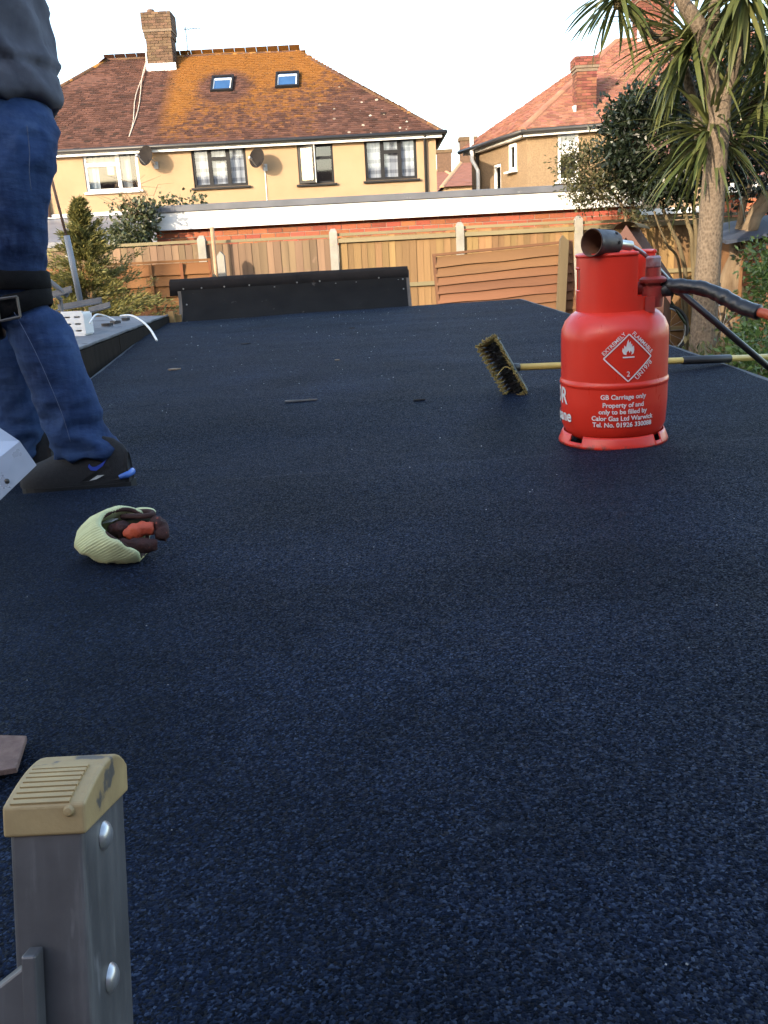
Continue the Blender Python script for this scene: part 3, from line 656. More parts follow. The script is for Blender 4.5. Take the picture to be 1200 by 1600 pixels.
mb = MB(); mb.tube([(-8.85, HY - .07, EZ - .2), (-8.78, HY - .07, CZ + 1.8)], .055, 8); child(mb.build('soil_pipe', mat('brown_pipe', (.16, .10, .075), rough=.5), smooth=True), he)

# ---- pebbledashed house on the right with orange-red tiles
PEB = mat('tan_pebbledash', (0.26, 0.18, 0.105), (0.175, 0.12, 0.07), 26, rough=.95, bump=1.0, bscale=60, world=True, bdist=.02)
A, B_, C_, D_, E_ = Vector((3.30, 28.5, 0)), Vector((4.42, 25.0, 0)), Vector((13.0, 23.4, 0)), Vector((15.0, 32.0, 0)), Vector((5.2, 34.5, 0))
rz_ = CZ + 3.44
re_ = empty('pebbledashed_house', (7.0, 27.0, 0)); tag(re_, 'tan pebbledashed house with bright orange-red tiled hipped roof and brick chimneys', 'house')
fd = (C_ - B_).normalized(); sd_ = (A - B_).normalized(); fn = Vector((fd.y, -fd.x, 0)); sn = Vector((sd_.y, -sd_.x, 0)); sn = -sn if sn.x > 0 else sn
def framed(p, d):                            # local frame: x along the wall, y inwards, z up
    n_ = Vector((-d.y, d.x, 0)); Mx_ = Matrix((d, n_, Vector((0, 0, 1)))).transposed().to_4x4(); Mx_.translation = p; return Mx_
MF = framed(B_, fd); MS = framed(A, -sd_)
def into(o_, Mx_): o_.data.transform(Mx_); o_.data.update(); return o_
lw = (A - B_).length; lf = (C_ - B_).length
u0 = (Vector((5.22, 24.85, 0)) - B_).dot(fd); wz0, wz1 = CZ + 2.02, CZ + 3.32
child(into(wall_holes(0, lf, -.1, rz_ - .02, [(u0, u0 + .56, wz0, wz1)], 0).build('wall', PEB), MF), re_)
sw = [(lw * .42, lw * .42 + .5, CZ + 1.0, CZ + 2.75), (lw * .72, lw * .72 + .42, CZ + 2.45, CZ + 3.15)]
child(into(wall_holes(0, lw, -.1, rz_ - .02, sw, 0).build('wall', PEB), MS), re_)
mb = MB(); mb.add([C_, D_, D_ + Vector((0, 0, rz_)), C_ + Vector((0, 0, rz_)), E_, E_ + Vector((0, 0, rz_)), A, A + Vector((0, 0, rz_))], [(0, 1, 2, 3), (1, 4, 5, 2), (4, 6, 7, 5)]); child(mb.build('wall', PEB), re_)
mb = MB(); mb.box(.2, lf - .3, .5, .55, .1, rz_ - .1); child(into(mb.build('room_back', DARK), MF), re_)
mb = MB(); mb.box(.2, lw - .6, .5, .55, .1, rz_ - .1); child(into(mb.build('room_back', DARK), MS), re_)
def local_window(Mx_, *a, **k):
    f_ = window(re_, *a, **k)
    for q in [f_] + list(f_.children): q.data.transform(Mx_)
    return f_
local_window(MF, u0, u0 + .56, wz0, wz1, .03, UPVC, trans=((u0 - .02, u0 + .58, wz1 - .55),), fw=.085, curt=[(NET, [(u0 + .05, u0 + .5, wz1 - .5, wz1, 40)])])
local_window(MS, *sw[0], .03, UPVC, fw=.09); local_window(MS, *sw[1], -.04, UPVC, fw=.08)
TILER = mat('orange_red_tile', (0.27, 0.125, 0.088), (0.215, 0.098, 0.068), 3, rough=.9, island=.28, spec=.25)
ap1, ap2 = Vector((7.75, 28.5, CZ + 6.22)), Vector((11.2, 28.6, CZ + 6.22))
o2 = .25
def eave(p, n1, n2): return Vector((p.x, p.y, rz_ - .06)) + (n1 + n2) * o2
bn = Vector((.2, 1, 0)).normalized(); rn = Vector((1, -.1, 0)).normalized()
eA, eB, eC, eD, eE = eave(A, sn, Vector((-.6, .5, 0))), eave(B_, fn, sn * .6), eave(C_, fn, rn), eave(D_, rn, bn), eave(E_, bn, Vector((-.8, .4, 0)))
def slope(poly):
    u = (poly[1] - poly[0]).normalized(); nrm = (poly[1] - poly[0]).cross(poly[-1] - poly[0]).normalized()
    return tiles(poly, u, nrm.cross(u), .165, .10, .022)
for poly in ([eB, eC, ap2, ap1], [eA, eB, ap1]): child(slope(poly).build('roof', TILER), re_)['kind'] = 'stuff'
mb = MB(); mb.add([eC, eD, eE, eA, ap1, ap2], [(0, 1, 5), (1, 2, 4, 5), (2, 3, 4)]); child(mb.build('roof', TILER), re_)
mb = MB(); ridge_caps(mb, eB, ap1, .13); ridge_caps(mb, ap1, ap2, .13); child(mb.build('ridge_tiles', mat('orange_ridge', (0.3, 0.14, 0.09), (0.24, 0.11, 0.07), 4, rough=.9, island=.15)), re_)['kind'] = 'stuff'
mb = MB()
for p, q in ((eA, eB), (eB, eC)):
    z = Vector((0, 0, 1)); mb.tube([p - z * .06, q - z * .06], .06, 8)
child(mb.build('gutter', BLACKP, smooth=True), re_)
mb = MB()
mb.box(-.1, lf, -.22, -.20, rz_ - .24, rz_ - .12, MF); mb.box(-.15, lw + .08, -.215, -.19, rz_ - .22, rz_ - .12, MS)
child(mb.build('fascia', UPVC), re_)
mb = MB(); mb.box(0, lf, -.2, -.002, rz_ - .232, rz_ - .215, MF); mb.box(0, lw, -.19, -.002, rz_ - .235, rz_ - .215, MS); child(mb.build('soffit', UPVC), re_)
sp = [MS @ Vector((lw * .22, -.16, z)) for z in (0, rz_ - .75)] + [MS @ Vector((lw * .22 - .1, -.3, rz_ - .45)), MS @ Vector((lw * .22 - .1, -.3, rz_ + .25))]
mb = MB(); mb.tube(sp, .06, 9); child(mb.build('white_soil_pipe', UPVC, smooth=True), re_)
mb = MB(); mb.tube([MS @ Vector((lw * .16, -.08, z)) for z in (0, rz_ - .2)], .045, 8); child(mb.build('downpipe', BLACKP, smooth=True), re_)
CHR = mat('red_chimney_brick', (0.17, 0.06, 0.04), (0.115, 0.04, 0.028), 8, rough=.95, island=.35)
s1 = brick_stack('chimney', 5.78, 6.32, 25.1, 25.65, CZ + 3.35, CZ + 5.15, CHR, re_, flare=((CZ + 4.78, .03), (CZ + 4.86, .03)))
mb = MB(); mb.box(5.70, 5.76, 25.05, 25.4, CZ + 3.5, CZ + 3.95); mb.box(6.0, 6.2, 25.03, 25.06, CZ + 3.55, CZ + 3.75); o = mb.build('flashing', LEAD); o.parent = s1
s2 = brick_stack('chimney', 8.35, 9.40, 28.3, 29.0, CZ + 5.9, CZ + 7.75, CHR, re_, flare=((CZ + 7.2, .04),))
mb = MB(); mb.box(8.30, 8.46, 28.2, 28.28, CZ + 5.95, CZ + 6.5); mb.box(8.30, 9.45, 28.2, 28.28, CZ + 5.8, CZ + 6.05); o = mb.build('flashing', LEAD); o.parent = s2

# ---- roofs farther away between the two houses
FARR = mat('far_brown_tile', (0.2125, 0.095, 0.0747), (0.17, 0.076, 0.0575), 2, rough=.95, stretch=(1, 1, 6), bump=.3, bscale=20)
def far_house(px0, px1, py_e, py_r, y, label, chim):
    a = P(px0, py_e, y); b = P(px1, py_e, y); rz2 = P((px0 + px1) / 2, py_r, y + 4).z; wd = b.x - a.x; ezz = a.z
    e = empty('far_house', ((a.x + b.x) / 2, y, 0)); tag(e, label, 'house', None)
    q = MB(); q.box(a.x + .2, b.x - .2, y + .3, y + 8, -.1, ezz); child(q.build('wall', CREAM), e)
    r1, r2_ = Vector((a.x + wd * .42, y + 4, rz2)), Vector((a.x + wd * .62, y + 4, rz2)); z = Vector((0, 0, ezz)); p = [Vector((a.x, y, ezz)), Vector((b.x, y, ezz)), Vector((b.x, y + 8.2, ezz)), Vector((a.x, y + 8.2, ezz))]
    tb = tiles([p[0], p[1], r2_, r1], (1, 0, 0), Vector((0, 4, rz2 - ezz)), .3, .22, .02)
    tb.add(p + [r1, r2_], [(1, 2, 5), (2, 3, 4, 5), (3, 0, 4)])
    child(tb.build('roof', FARR), e)['kind'] = 'stuff'
    hc = MB(); ridge_caps(hc, p[0], r1, .14); ridge_caps(hc, p[1], r2_, .14); ridge_caps(hc, r1, r2_, .14); child(hc.build('ridge_tiles', mat('pale_ridge', (.42, .26, .16), rough=.9)), e)['kind'] = 'stuff'
    cxx = P(chim, py_r, y + 4).x; q = MB(); q.box(cxx - .45, cxx + .45, y + 3.6, y + 4.3, ezz + .5, rz2 + 1.0); q.box(cxx - .52, cxx + .52, y + 3.54, y + 4.36, rz2 + 1.0, rz2 + 1.2); child(q.build('chimney', CHB), e)
far_house(640, 742, 300, 266, 55, 'far brown-roofed house with small chimney, low between the two nearer houses', 694)
far_house(690, 800, 292, 250, 48, 'far brown hipped roof just beside the pebbledashed house', 731)

# ---- row of houses behind the camera: its shadow covers the felt roof
be = empty('terrace_row', (-10, -8, -1.3)); tag(be, 'row of brick houses beyond the ladder end, shading the felt roof', 'house')
BRW = mat('shade_row_brick', (0.216, 0.1125, 0.1), (0.1728, 0.09, 0.08), 9, rough=.95)
RHZ = 7.5
holes = [(x, x + 1.5, z, z + 1.2) for x in range(-36, 11, 4) for z in (-.3, 2.6)]
q = wall_holes(-38, 13, -1.4, 4.6, [], -4.6); child(q.build('wall', BRW), be)
q = MB(); q.add([(-38, -11.6, -1.4), (13, -11.6, -1.4), (13, -11.6, 4.6), (-38, -11.6, 4.6), (-38, -4.6, -1.4), (-38, -4.6, 4.6), (-38, -8.1, RHZ), (13, -4.6, -1.4), (13, -4.6, 4.6), (13, -8.1, RHZ)], [(0, 3, 2, 1), (0, 4, 5, 6, 3), (7, 1, 2, 9, 8)]); child(q.build('wall', BRW), be)
q = MB(); q.add([(-38.2, -4.3, 4.4), (13.2, -4.3, 4.4), (13.2, -8.1, RHZ + .05), (-38.2, -8.1, RHZ + .05), (-38.2, -11.9, 4.4), (13.2, -11.9, 4.4)], [(0, 1, 2, 3), (3, 2, 5, 4)]); child(q.build('roof', FARR), be)
for h in holes:
    q = MB(); q.box(h[0], h[1], -4.6, -4.53, h[2], h[2] + .07); q.box(h[0], h[1], -4.6, -4.53, h[3] - .07, h[3]); q.box(h[0], h[0] + .07, -4.6, -4.53, h[2] + .07, h[3] - .07); q.box(h[1] - .07, h[1], -4.6, -4.53, h[2] + .07, h[3] - .07); q.box((h[0] + h[1]) / 2 - .04, (h[0] + h[1]) / 2 + .04, -4.6, -4.53, h[2] + .07, h[3] - .07)
    wq = child(q.build('window', UPVC), be); q = MB(); q.box(h[0] + .05, h[1] - .05, -4.6, -4.57, h[2] + .05, h[3] - .05); o = q.build('pane', mat('dark_window', (.03, .04, .05), rough=.05)); o.parent = wq
for cx_ in (-30.5, -18.6, -8.0, 2.0):
    q = MB(); q.box(cx_ - .55, cx_ + .55, -8.5, -7.7, RHZ - .6, RHZ + 1.0); cq = child(q.build('chimney', BRW), be)
    for dx_ in (-.3, .3):
        q = MB(); q.lathe([(.13, 0), (.15, .1), (.11, .55), (.12, .6)], 12, Matrix.Translation((cx_ + dx_, -8.1, RHZ + .99)), cap=True); o = q.build('chimney_pot', CHR); o.parent = cq

# ================================================================== VEGETATION
def leafcloud(blobs, L=.06, Wd=.022, seed=1, updir=.0, aspect_jit=.4, spread=.10, per=26, gaps=.0):
    """real little folded leaves in clusters through ellipsoids: blobs = (centre, radii, clusters)"""
    rnd = random.Random(seed); mb = MB()
    for c, rad, n in blobs:
        c = Vector(c)
        for k in range(n):
            while True:
                d = Vector((rnd.uniform(-1, 1), rnd.uniform(-1, 1), rnd.uniform(-1, 1)))
                if .25 < d.length < 1: break
            d = d.normalized() * (d.length ** .45)
            if gaps and noise.noise(d * 2.2 + c) < gaps - .5: continue
            cc = c + Vector((d.x * rad[0], d.y * rad[1], d.z * rad[2])); sp_ = spread * rnd.uniform(.6, 1.3)
            out = d.normalized()
            for q in range(per):
                p = cc + Vector((rnd.gauss(0, sp_), rnd.gauss(0, sp_), rnd.gauss(0, sp_ * .8)))
                t = (out * .7 + Vector((rnd.gauss(0, .7), rnd.gauss(0, .7), rnd.gauss(0, .7) + updir))).normalized()
                s_ = t.cross(Vector((rnd.gauss(0, 1), rnd.gauss(0, 1), rnd.gauss(0, 1)))).normalized(); nn = s_.cross(t)
                l = L * rnd.uniform(1 - aspect_jit, 1 + aspect_jit); w_ = Wd * rnd.uniform(.8, 1.2)
                mb.add([p, p + t * l * .5 + s_ * w_ + nn * w_ * .35, p + t * l, p + t * l * .5 - s_ * w_ + nn * w_ * .35], [(0, 1, 2), (0, 2, 3)])
    return mb
BARK = mat('brown_bark', (.20, .145, .09), (.13, .09, .055), 12, (1, 1, .3), rough=.95, bump=.8, bscale=50, bdist=.01)
BARKP = mat('pale_stem', (.15, .115, .06), (.09, .068, .036), 9, (1, 1, .25), rough=.95, bump=.8, bscale=40, bdist=.01)  # the stems' own olive-brown tone, shared by the twigs
DKG = leafmat('dark_evergreen_leaf', (.007, .013, .008), (.020, .030, .014), .4, .12)
OLG = leafmat('olive_twiggy_leaf', (.045, .058, .020), (.105, .09, .036), .6, .3)
def crown_of(e, mb, m, nm='crown'):
    o_ = child(mb.build(nm, m), e); o_['kind'] = 'stuff'; return o_
def stems(e, paths, m, nm='stem'):
    for pts, r0, r1 in paths:
        c = bezier(pts, 6); n = len(c); mb = MB(); mb.tube([p + Vector((noise.noise(p * 5) * r0 * .5, noise.noise(p * 5 + Vector((9, 0, 0))) * r0 * .5, 0)) for p in c], [r0 + (r1 - r0) * i / (n - 1) for i in range(n)], 8)
        child(mb.build(nm, m, smooth=True), e)
SHY = 11.3
e = empty('evergreen_shrub', P(1075, 470, SHY) * 1.0); e.location.z = 0
tag(e, 'tall dark evergreen shrub with many bare stems behind the palm', 'shrub')
crown_of(e, leafcloud([(P(1030, 215, SHY), (.50, .6, .66), 100), (P(1080, 155, SHY + .3), (.48, .7, .52), 80), (P(985, 210, SHY), (.24, .4, .36), 34), (P(1150, 170, SHY + .3), (.65, .6, .8), 90), (P(1035, 280, SHY), (.36, .4, .26), 20), (P(1195, 250, SHY), (.4, .5, .55), 36), (P(1075, 270, SHY), (.35, .4, .3), 22), (P(978, 190, SHY), (.10, .2, .16), 7)], .075, .024, 3, per=40, spread=.11), DKG)
stems(e, [([P(1078, 480, SHY) - Vector((0, 0, 1)), P(1070, 420, SHY), P(1050, 360, SHY), P(1030, 310, SHY), P(1005, 250, SHY)], .032, .014),
          ([P(1085, 480, SHY) - Vector((0, 0, 1)), P(1083, 400, SHY - .05), P(1072, 340, SHY), P(1058, 300, SHY), P(1050, 220, SHY)], .036, .018),
          ([P(1090, 480, SHY) - Vector((0, 0, 1)), P(1088, 390, SHY - .1), P(1085, 330, SHY), P(1080, 290, SHY), P(1085, 200, SHY)], .034, .018),
          ([P(1080, 480, SHY) - Vector((0, 0, 1)), P(1062, 420, SHY + .1), P(1040, 380, SHY), P(1022, 330, SHY)], .022, .010)], BARKP)
e = empty('gnarled_shrub', (P(1150, 470, 11.0).x, 11.0, 0)); tag(e, 'gnarled thick-stemmed shrub leaning over beside the palm trunk', 'shrub')
stems(e, [([P(1135, 560, 11.0) - Vector((0, 0, .5)), P(1140, 450, 11.0), P(1152, 390, 10.95), P(1170, 345, 10.9), P(1200, 300, 10.8)], .13, .06),
          ([P(1150, 560, 11.0) - Vector((0, 0, .5)), P(1155, 450, 10.9), P(1170, 370, 10.8), P(1190, 330, 10.8), P(1230, 290, 10.8)], .10, .05),
          ([P(1128, 560, 11.05) - Vector((0, 0, .5)), P(1132, 460, 11.05), P(1150, 380, 11.0), P(1160, 330, 11.0), P(1175, 280, 11.0)], .07, .03)], BARK)
crown_of(e, leafcloud([(P(1200, 270, 10.9), (.35, .4, .25), 20), (P(1185, 395, 10.6), (.12, .2, .10), 8)], .06, .02, 8, per=24), DKG)
e = empty('olive_shrub', (P(930, 420, 11.9).x, 11.9, 0)); tag(e, 'olive-brown twiggy shrub arching over the white garage fascia', 'shrub')
crown_of(e, leafcloud([(P(925, 262, 11.9), (.36, .4, .26), 40), (P(960, 285, 11.9), (.38, .35, .26), 34), (P(905, 290, 11.8), (.14, .3, .24), 14), (P(985, 300, 11.9), (.22, .3, .2), 14), (P(900, 240, 11.9), (.16, .2, .1), 8), (P(908, 322, 11.8), (.05, .1, .12), 5), (P(990, 330, 11.8), (.06, .1, .12), 6)], .055, .013, 5, per=34, spread=.09), OLG)
rnd = random.Random(4); tw = MB()
for k in range(150):
    a = P(rnd.uniform(905, 1000), rnd.uniform(235, 325), 11.85); d = Vector((rnd.uniform(-.35, .35), rnd.uniform(-.2, .2), rnd.uniform(-.12, .32)))
    tw.tube([a, a + d * .5 + Vector((0, 0, .03)), a + d], [.006, .005, .002], 4, caps=False)
child(tw.build('twigs', BARKP), e)['kind'] = 'stuff'
stems(e, [([P(985, 520, 11.9), P(985, 400, 11.9), P(975, 330, 11.9), P(950, 290, 11.9)], .035, .015), ([P(995, 520, 11.9), P(992, 400, 11.9), P(990, 330, 11.9), P(985, 280, 11.9)], .03, .015)], BARK)
# ivy bush left of the garage
e = empty('ivy_bush', (P(255, 400, 13.0).x - .1, 13.1, 0)); tag(e, 'dark green ivy bush at the end of the white fascia', 'bush')
crown_of(e, leafcloud([(P(210, 352, 13.2), (.27, .3, .30), 34), (P(195, 385, 13.1), (.34, .4, .36), 24), (P(228, 335, 13.3), (.10, .2, .14), 8), (P(300, 313, 13.9), (.06, .1, .04), 2), (P(262, 318, 13.8), (.10, .1, .04), 3)], .06, .028, 6, per=30, spread=.09), leafmat('ivy_leaf', (.035, .05, .018), (.10, .105, .045), .45, .2))
tw = MB(); rnd = random.Random(9)
for k in range(26):
    a = P(rnd.uniform(190, 240), rnd.uniform(300, 350), 13.1); tw.tube([a, a + Vector((rnd.uniform(-.2, .2), 0, .15)), a + Vector((rnd.uniform(-.45, .35), 0, rnd.uniform(.1, .35)))], [.006, .005, .002], 4, caps=False)
child(tw.build('twigs', BARK), e)['kind'] = 'stuff'
stems(e, [([(P(215, 340, 13.2).x, 13.2, 0), P(215, 360, 13.2)], .05, .03)], BARK)
# conifer, left: drooping yellow-green sprays
CY = 9.6
e = empty('conifer', (P(140, 470, CY).x, CY, 0)); tag(e, 'feathery yellow-green conifer standing in front of the orange-brown lap panel', 'conifer')
cb = P(140, 470, CY); ct = P(124, 318, CY); rnd = random.Random(21); mb = MB(); wood = MB()
wood.tube([(cb.x, CY, 0), (cb.x - .02, CY, .7), (cb.x - .06, CY, 1.6), (ct.x, CY, ct.z - .05)], [.07, .05, .02, .004], 8)
H0, H1 = .45, ct.z
for k in range(250):
    t = rnd.random() ** 1.15; z = H0 + (H1 - H0) * t; rmax = 1.30 * (1 - t) ** 1.25 + .03; an = rnd.uniform(0, 2 * PI)
    ln = rmax * rnd.uniform(.55, 1.08); c0 = Vector((cb.x + (ct.x - cb.x) * t, CY, z)); h = Vector((math.cos(an), math.sin(an), 0))
    up_ = rnd.uniform(.2, .75)
    prev = c0; NS = 7
    for s_ in range(1, NS + 1):
        f_ = s_ / NS; p = c0 + h * ln * f_ + Vector((0, 0, ln * (up_ * f_ - .18 * f_ * f_ * (1 if t < .6 else 0))))
        d = (p - prev).normalized()
        if s_ > 1 or t > .7:
            for q in range(22):
                pp = prev.lerp(p, rnd.random()) + Vector((rnd.gauss(0, .022), rnd.gauss(0, .022), rnd.gauss(0, .018)))
                dd = (d * 1.1 + Vector((rnd.gauss(0, .45), rnd.gauss(0, .45), rnd.gauss(.12, .38)))).normalized(); sd2 = dd.orthogonal().normalized()
                sd2.rotate(Matrix.Rotation(rnd.uniform(0, 6.28), 3, dd)); l = rnd.uniform(.04, .10) * (1.1 - .4 * t)
                mb.add([pp, pp + dd * l * .5 + sd2 * .006, pp + dd * l, pp + dd * l * .5 - sd2 * .006], [(0, 1, 2, 3)])
        prev = p
    if k % 3 == 0: wood.tube([c0, c0 + h * ln * .8 + Vector((0, 0, ln * up_ * .6))], [.008, .003], 4, caps=False)
crown_of(e, mb, leafmat('conifer_spray', (.085, .10, .028), (.25, .21, .06), .6, .3, .4))
child(wood.build('trunk', BARK), e)
# bush beyond the right edge of the roof
e = empty('green_bush', (P(1200, 520, 6.2).x, 6.2, 0)); tag(e, 'bright green leafy bush beside the felt roof and broom handle', 'bush')
crown_of(e, leafcloud([(P(1212, 470, 6.4), (.17, .3, .36), 40), (P(1215, 400, 6.5), (.14, .3, .2), 18), (P(1205, 535, 6.2), (.22, .3, .22), 26), (P(1200, 560, 5.0), (.16, .3, .1), 14)], .05, .013, 12, per=30, spread=.07), leafmat('bright_leaf', (.06, .11, .022), (.12, .17, .04), .4, .3))
stems(e, [([(P(1212, 470, 6.4).x, 6.4, 0), P(1212, 500, 6.4), P(1212, 430, 6.4)], .03, .01)], BARK)
# low ground plants along the right side of the roof
gb = leafcloud([((2.0 + .35 * k, 5.2 + .8 * k, .20), (.5, .5, .16), 26) for k in range(6)], .10, .02, 14, per=18, updir=.8, spread=.14)
e = empty('border_plants', (2.4, 6, 0)); tag(e, 'low tangle of border plants below the roof edge by the broom handle', 'plants', kind='stuff'); crown_of(e, gb, leafmat('border_leaf', (.05, .08, .02), (.17, .13, .06), .6, .25), 'leaves')

# ---------------- cabbage palm
PY = 9.3
pe = empty('cabbage_palm', (P(1097, 560, PY).x, PY, 0)); tag(pe, 'cabbage palm with grey corky trunk forking into sprays of strap leaves', 'palm')
def corkmat():
    m, nt, b = base('corky_trunk')
    v = coords(nt, (1, 1, .75), False, True)
    n1 = noise_(nt, v, 34, 4, .7); vo = nd(nt, 'TexVoronoi', {'Vector': v, 'Scale': 42.0}).outputs['Distance']
    cc = ramp(nt, math_(nt, 'ADD', math_(nt, 'MULTIPLY', n1, .6), math_(nt, 'MULTIPLY', vo, .6)), [(.2, (.055, .040, .028)), (.5, (.115, .085, .058)), (.8, (.165, .125, .088))])
    nt.links.new(cc, b.inputs['Base Color']); b.inputs['Roughness'].default_value = .95
    nt.links.new(nd(nt, 'Bump', {'Strength': .8, 'Distance': .008, 'Height': math_(nt, 'ADD', n1, vo)}).outputs[0], b.inputs['Normal']); return m
CORK = corkmat()
def trunk(pts, radii, nm):
    c = bezier(pts, 8); k = len(c); rr = []
    for i in range(k):
        f_ = i / (k - 1) * (len(radii) - 1); a = int(min(f_, len(radii) - 2)); rr.append((radii[a] + (radii[a + 1] - radii[a]) * (f_ - a)) * (1 + .04 * noise.noise(c[i] * 6)))
    mb = MB(); mb.tube(c, rr, 16); return child(mb.build(nm, CORK, smooth=True), pe)
pb = P(1097, 555, PY)
trunk([(pb.x - .03, PY, -.1), (pb.x, PY, pb.z), P(1104, 450, PY), P(1112, 330, PY), P(1119, 240, PY), P(1126, 175, PY), P(1129, 150, PY)], [.19, .145, .128, .122, .115, .10, .085], 'trunk')
trunk([P(1121, 200, PY), P(1113, 130, PY), P(1105, 80, PY - .05), P(1095, 45, PY - .1), P(1068, 5, PY - .15), P(1040, -40, PY - .2)], [.07, .068, .07, .075, .062, .05], 'branch')
trunk([P(1108, 85, PY - .02), P(1113, 45, PY), P(1117, 5, PY + .05), P(1122, -70, PY + .1)], [.06, .062, .058, .05], 'branch')
trunk([P(1127, 180, PY), P(1140, 130, PY + .02), P(1152, 80, PY), P(1160, 20, PY - .1), P(1166, -40, PY - .15)], [.075, .06, .055, .05, .045], 'branch')
trunk([P(1100, 260, PY + .5), P(1093, 215, PY + .5), P(1086, 170, PY + .55), P(1065, 95, PY + .6), P(1045, 65, PY + .6), P(1040, 20, PY + .6), P(1036, -40, PY + .6)], [.05, .055, .055, .045, .045, .04, .035], 'branch')
trunk([P(1046, 68, PY + .6), P(1020, 55, PY + .5), P(998, 38, PY + .4), P(978, 12, PY + .3), P(966, -10, PY + .3)], [.035, .034, .032, .03, .025], 'branch')
trunk([P(1150, 250, PY + .6), P(1165, 200, PY + .6), P(1185, 140, PY + .6)], [.05, .05, .04], 'branch')
LEAFP = leafmat('palm_leaf', (.055, .078, .022), (.145, .15, .05), .38, .3, .25)
def strap(e0, droop, L=1.0, wd=.042):
    mb = MB(); n = 11; p = Vector((0, 0, 0)); ang = e0; b = 0
    for i in range(n + 1):
        f_ = i / n; wv = wd * (math.sin(PI * min(1, (f_ * .9 + .12))) ** .7) * .5 if f_ < .999 else .0008
        wv = max(wv, .001); t = Vector((math.cos(ang), 0, math.sin(ang))); up_ = Vector((-t.z, 0, t.x))
        mb.v += [tuple(p + Vector((0, -wv, 0)) + up_ * wv * .35), tuple(p), tuple(p + Vector((0, wv, 0)) + up_ * wv * .35)]
        p = p + t * (L / n); ang -= droop / n * (.5 + f_)
        if ang < -PI * .49: ang = -PI * .49
    for i in range(n): a = 3 * i; mb.f += [(a, a + 1, a + 4, a + 3), (a + 1, a + 2, a + 5, a + 4)]
    me = mb.mesh('leaf'); me.materials.append(LEAFP)
    for q in me.polygons: q.use_smooth = True
    return me
EL = [80, 62, 45, 28, 10, -12, -35, -55]
STR = [strap(R(a), R(d), 1.0) for a, d in zip(EL, (14, 26, 38, 48, 52, 46, 36, 26))]
def rosette(c, n, L, weights, seed, nm='leaf_rosette', bias=None, tilt=(0, 0)):
    rnd = random.Random(seed); c = Vector(c)
    core = MB(); core.tube([c - Vector((0, 0, .16)), c, c + Vector((0, 0, .10))], [.045, .055, .02], 10)
    o_ = child(core.build(nm, mat('leaf_bases', (.16, .12, .06), (.22, .17, .08), 20, (1, 1, .2), rough=.9)), pe)
    for k in range(n):
        q = rnd.choices(range(8), weights)[0]; l = L * rnd.uniform(.75, 1.12)
        lf_ = link('leaf', STR[q], None, o_); az = rnd.uniform(0, 2 * PI)
        if bias and rnd.random() < bias[1]: az = rnd.gauss(bias[0], .7)
        lf_.location = c + Vector((0, 0, rnd.uniform(-.10, .05))); lf_.rotation_euler = (rnd.uniform(-.3, .3) + tilt[0], R(rnd.uniform(-8, 8)) + tilt[1], az)
        lf_.scale = (l, rnd.uniform(.8, 1.25), l)
def leaf_mass(c, n, L, weights, seed, bias=None):
    rnd = random.Random(seed); mb = MB(); c = Vector(c)
    for k in range(n):
        me = STR[rnd.choices(range(8), weights)[0]]; l = L * rnd.uniform(.7, 1.1); az = rnd.uniform(0, 2 * PI)
        if bias and rnd.random() < bias[1]: az = rnd.gauss(bias[0], .7)
        Mx = Matrix.Translation(c + Vector((0, 0, rnd.uniform(-.14, .05)))) @ Euler((rnd.uniform(-.3, .3), R(rnd.uniform(-8, 8)), az)).to_matrix().to_4x4() @ Matrix.Diagonal((l, rnd.uniform(.8, 1.2), l, 1))
        mb.add([Mx @ v.co for v in me.vertices], [tuple(p.vertices) for p in me.polygons])
    o_ = child(mb.build('leaf_mass', LEAFP, smooth=True), pe); o_['kind'] = 'stuff'
full = (3, 4, 6, 8, 9, 9, 6, 3); droopy = (1, 2, 3, 5, 7, 9, 9, 6)
rosette(P(1112, 205, PY + .22), 74, .98, (2, 3, 4, 7, 10, 10, 6, 3), 31)
rosette(P(1082, 55, PY + .28), 60, .98, droopy, 32, bias=(PI, .45))
rosette(P(1165, -25, PY - .2), 66, 1.0, droopy, 33)
rosette(P(966, -14, PY + .3), 46, .72, (1, 2, 4, 6, 8, 8, 8, 5), 34)
rosette(P(1195, 150, PY + .5), 40, .9, droopy, 35)
rosette(P(1122, -75, PY + .1), 14, .8, full, 36)

leaf_mass(P(1112, 205, PY + .24), 60, .95, (2, 3, 4, 7, 10, 10, 6, 3), 41); leaf_mass(P(1082, 55, PY + .28), 50, .98, droopy, 42, (PI, .45)); leaf_mass(P(1165, -25, PY - .2), 60, 1.0, droopy, 43)
leaf_mass(P(966, -14, PY + .3), 34, .72, (1, 2, 4, 6, 8, 8, 8, 5), 44); leaf_mass(P(1195, 150, PY + .5), 40, .9, droopy, 45); leaf_mass(P(1215, 40, PY), 60, 1.0, droopy, 46)

# ================================================================== THINGS IN THE GARDEN
# ---- black ramp beyond the roof
RAMP = mat('black_ramp_sheet', (0.006, 0.0059, 0.006), (0.0108, 0.0105, 0.0105), 5, (1, 1, 1), rough=.7, spec=.12, bump=.3, bscale=60, spots=((.045, .043, .042), 9, .67))
ry = 7.95; a = P(290, 506, ry); b = P(638, 482, ry); ta = P(284, 441, ry + .35); tb = P(633, 421, ry + .35)
re2 = empty('skate_ramp', ((a.x + b.x) / 2, ry, 0)); tag(re2, 'low black ramp with a row of pale screws beyond the felt roof', 'ramp')
face = MB(); prof = []
NS = 12; zt = (ta.z + tb.z) / 2
for i in range(NS + 1):
    th = R(20 + 52 * i / NS); prof.append(th)
def rp(s, f_):                                # s across, f_ down the face from the top
    top = ta.lerp(tb, s); bot = a.lerp(b, s); d = bot - top
    p = top + d * f_; p.y = top.y - .12 - (ry + .35 - ry + .05) * (f_ ** 1.6) * .9; return p
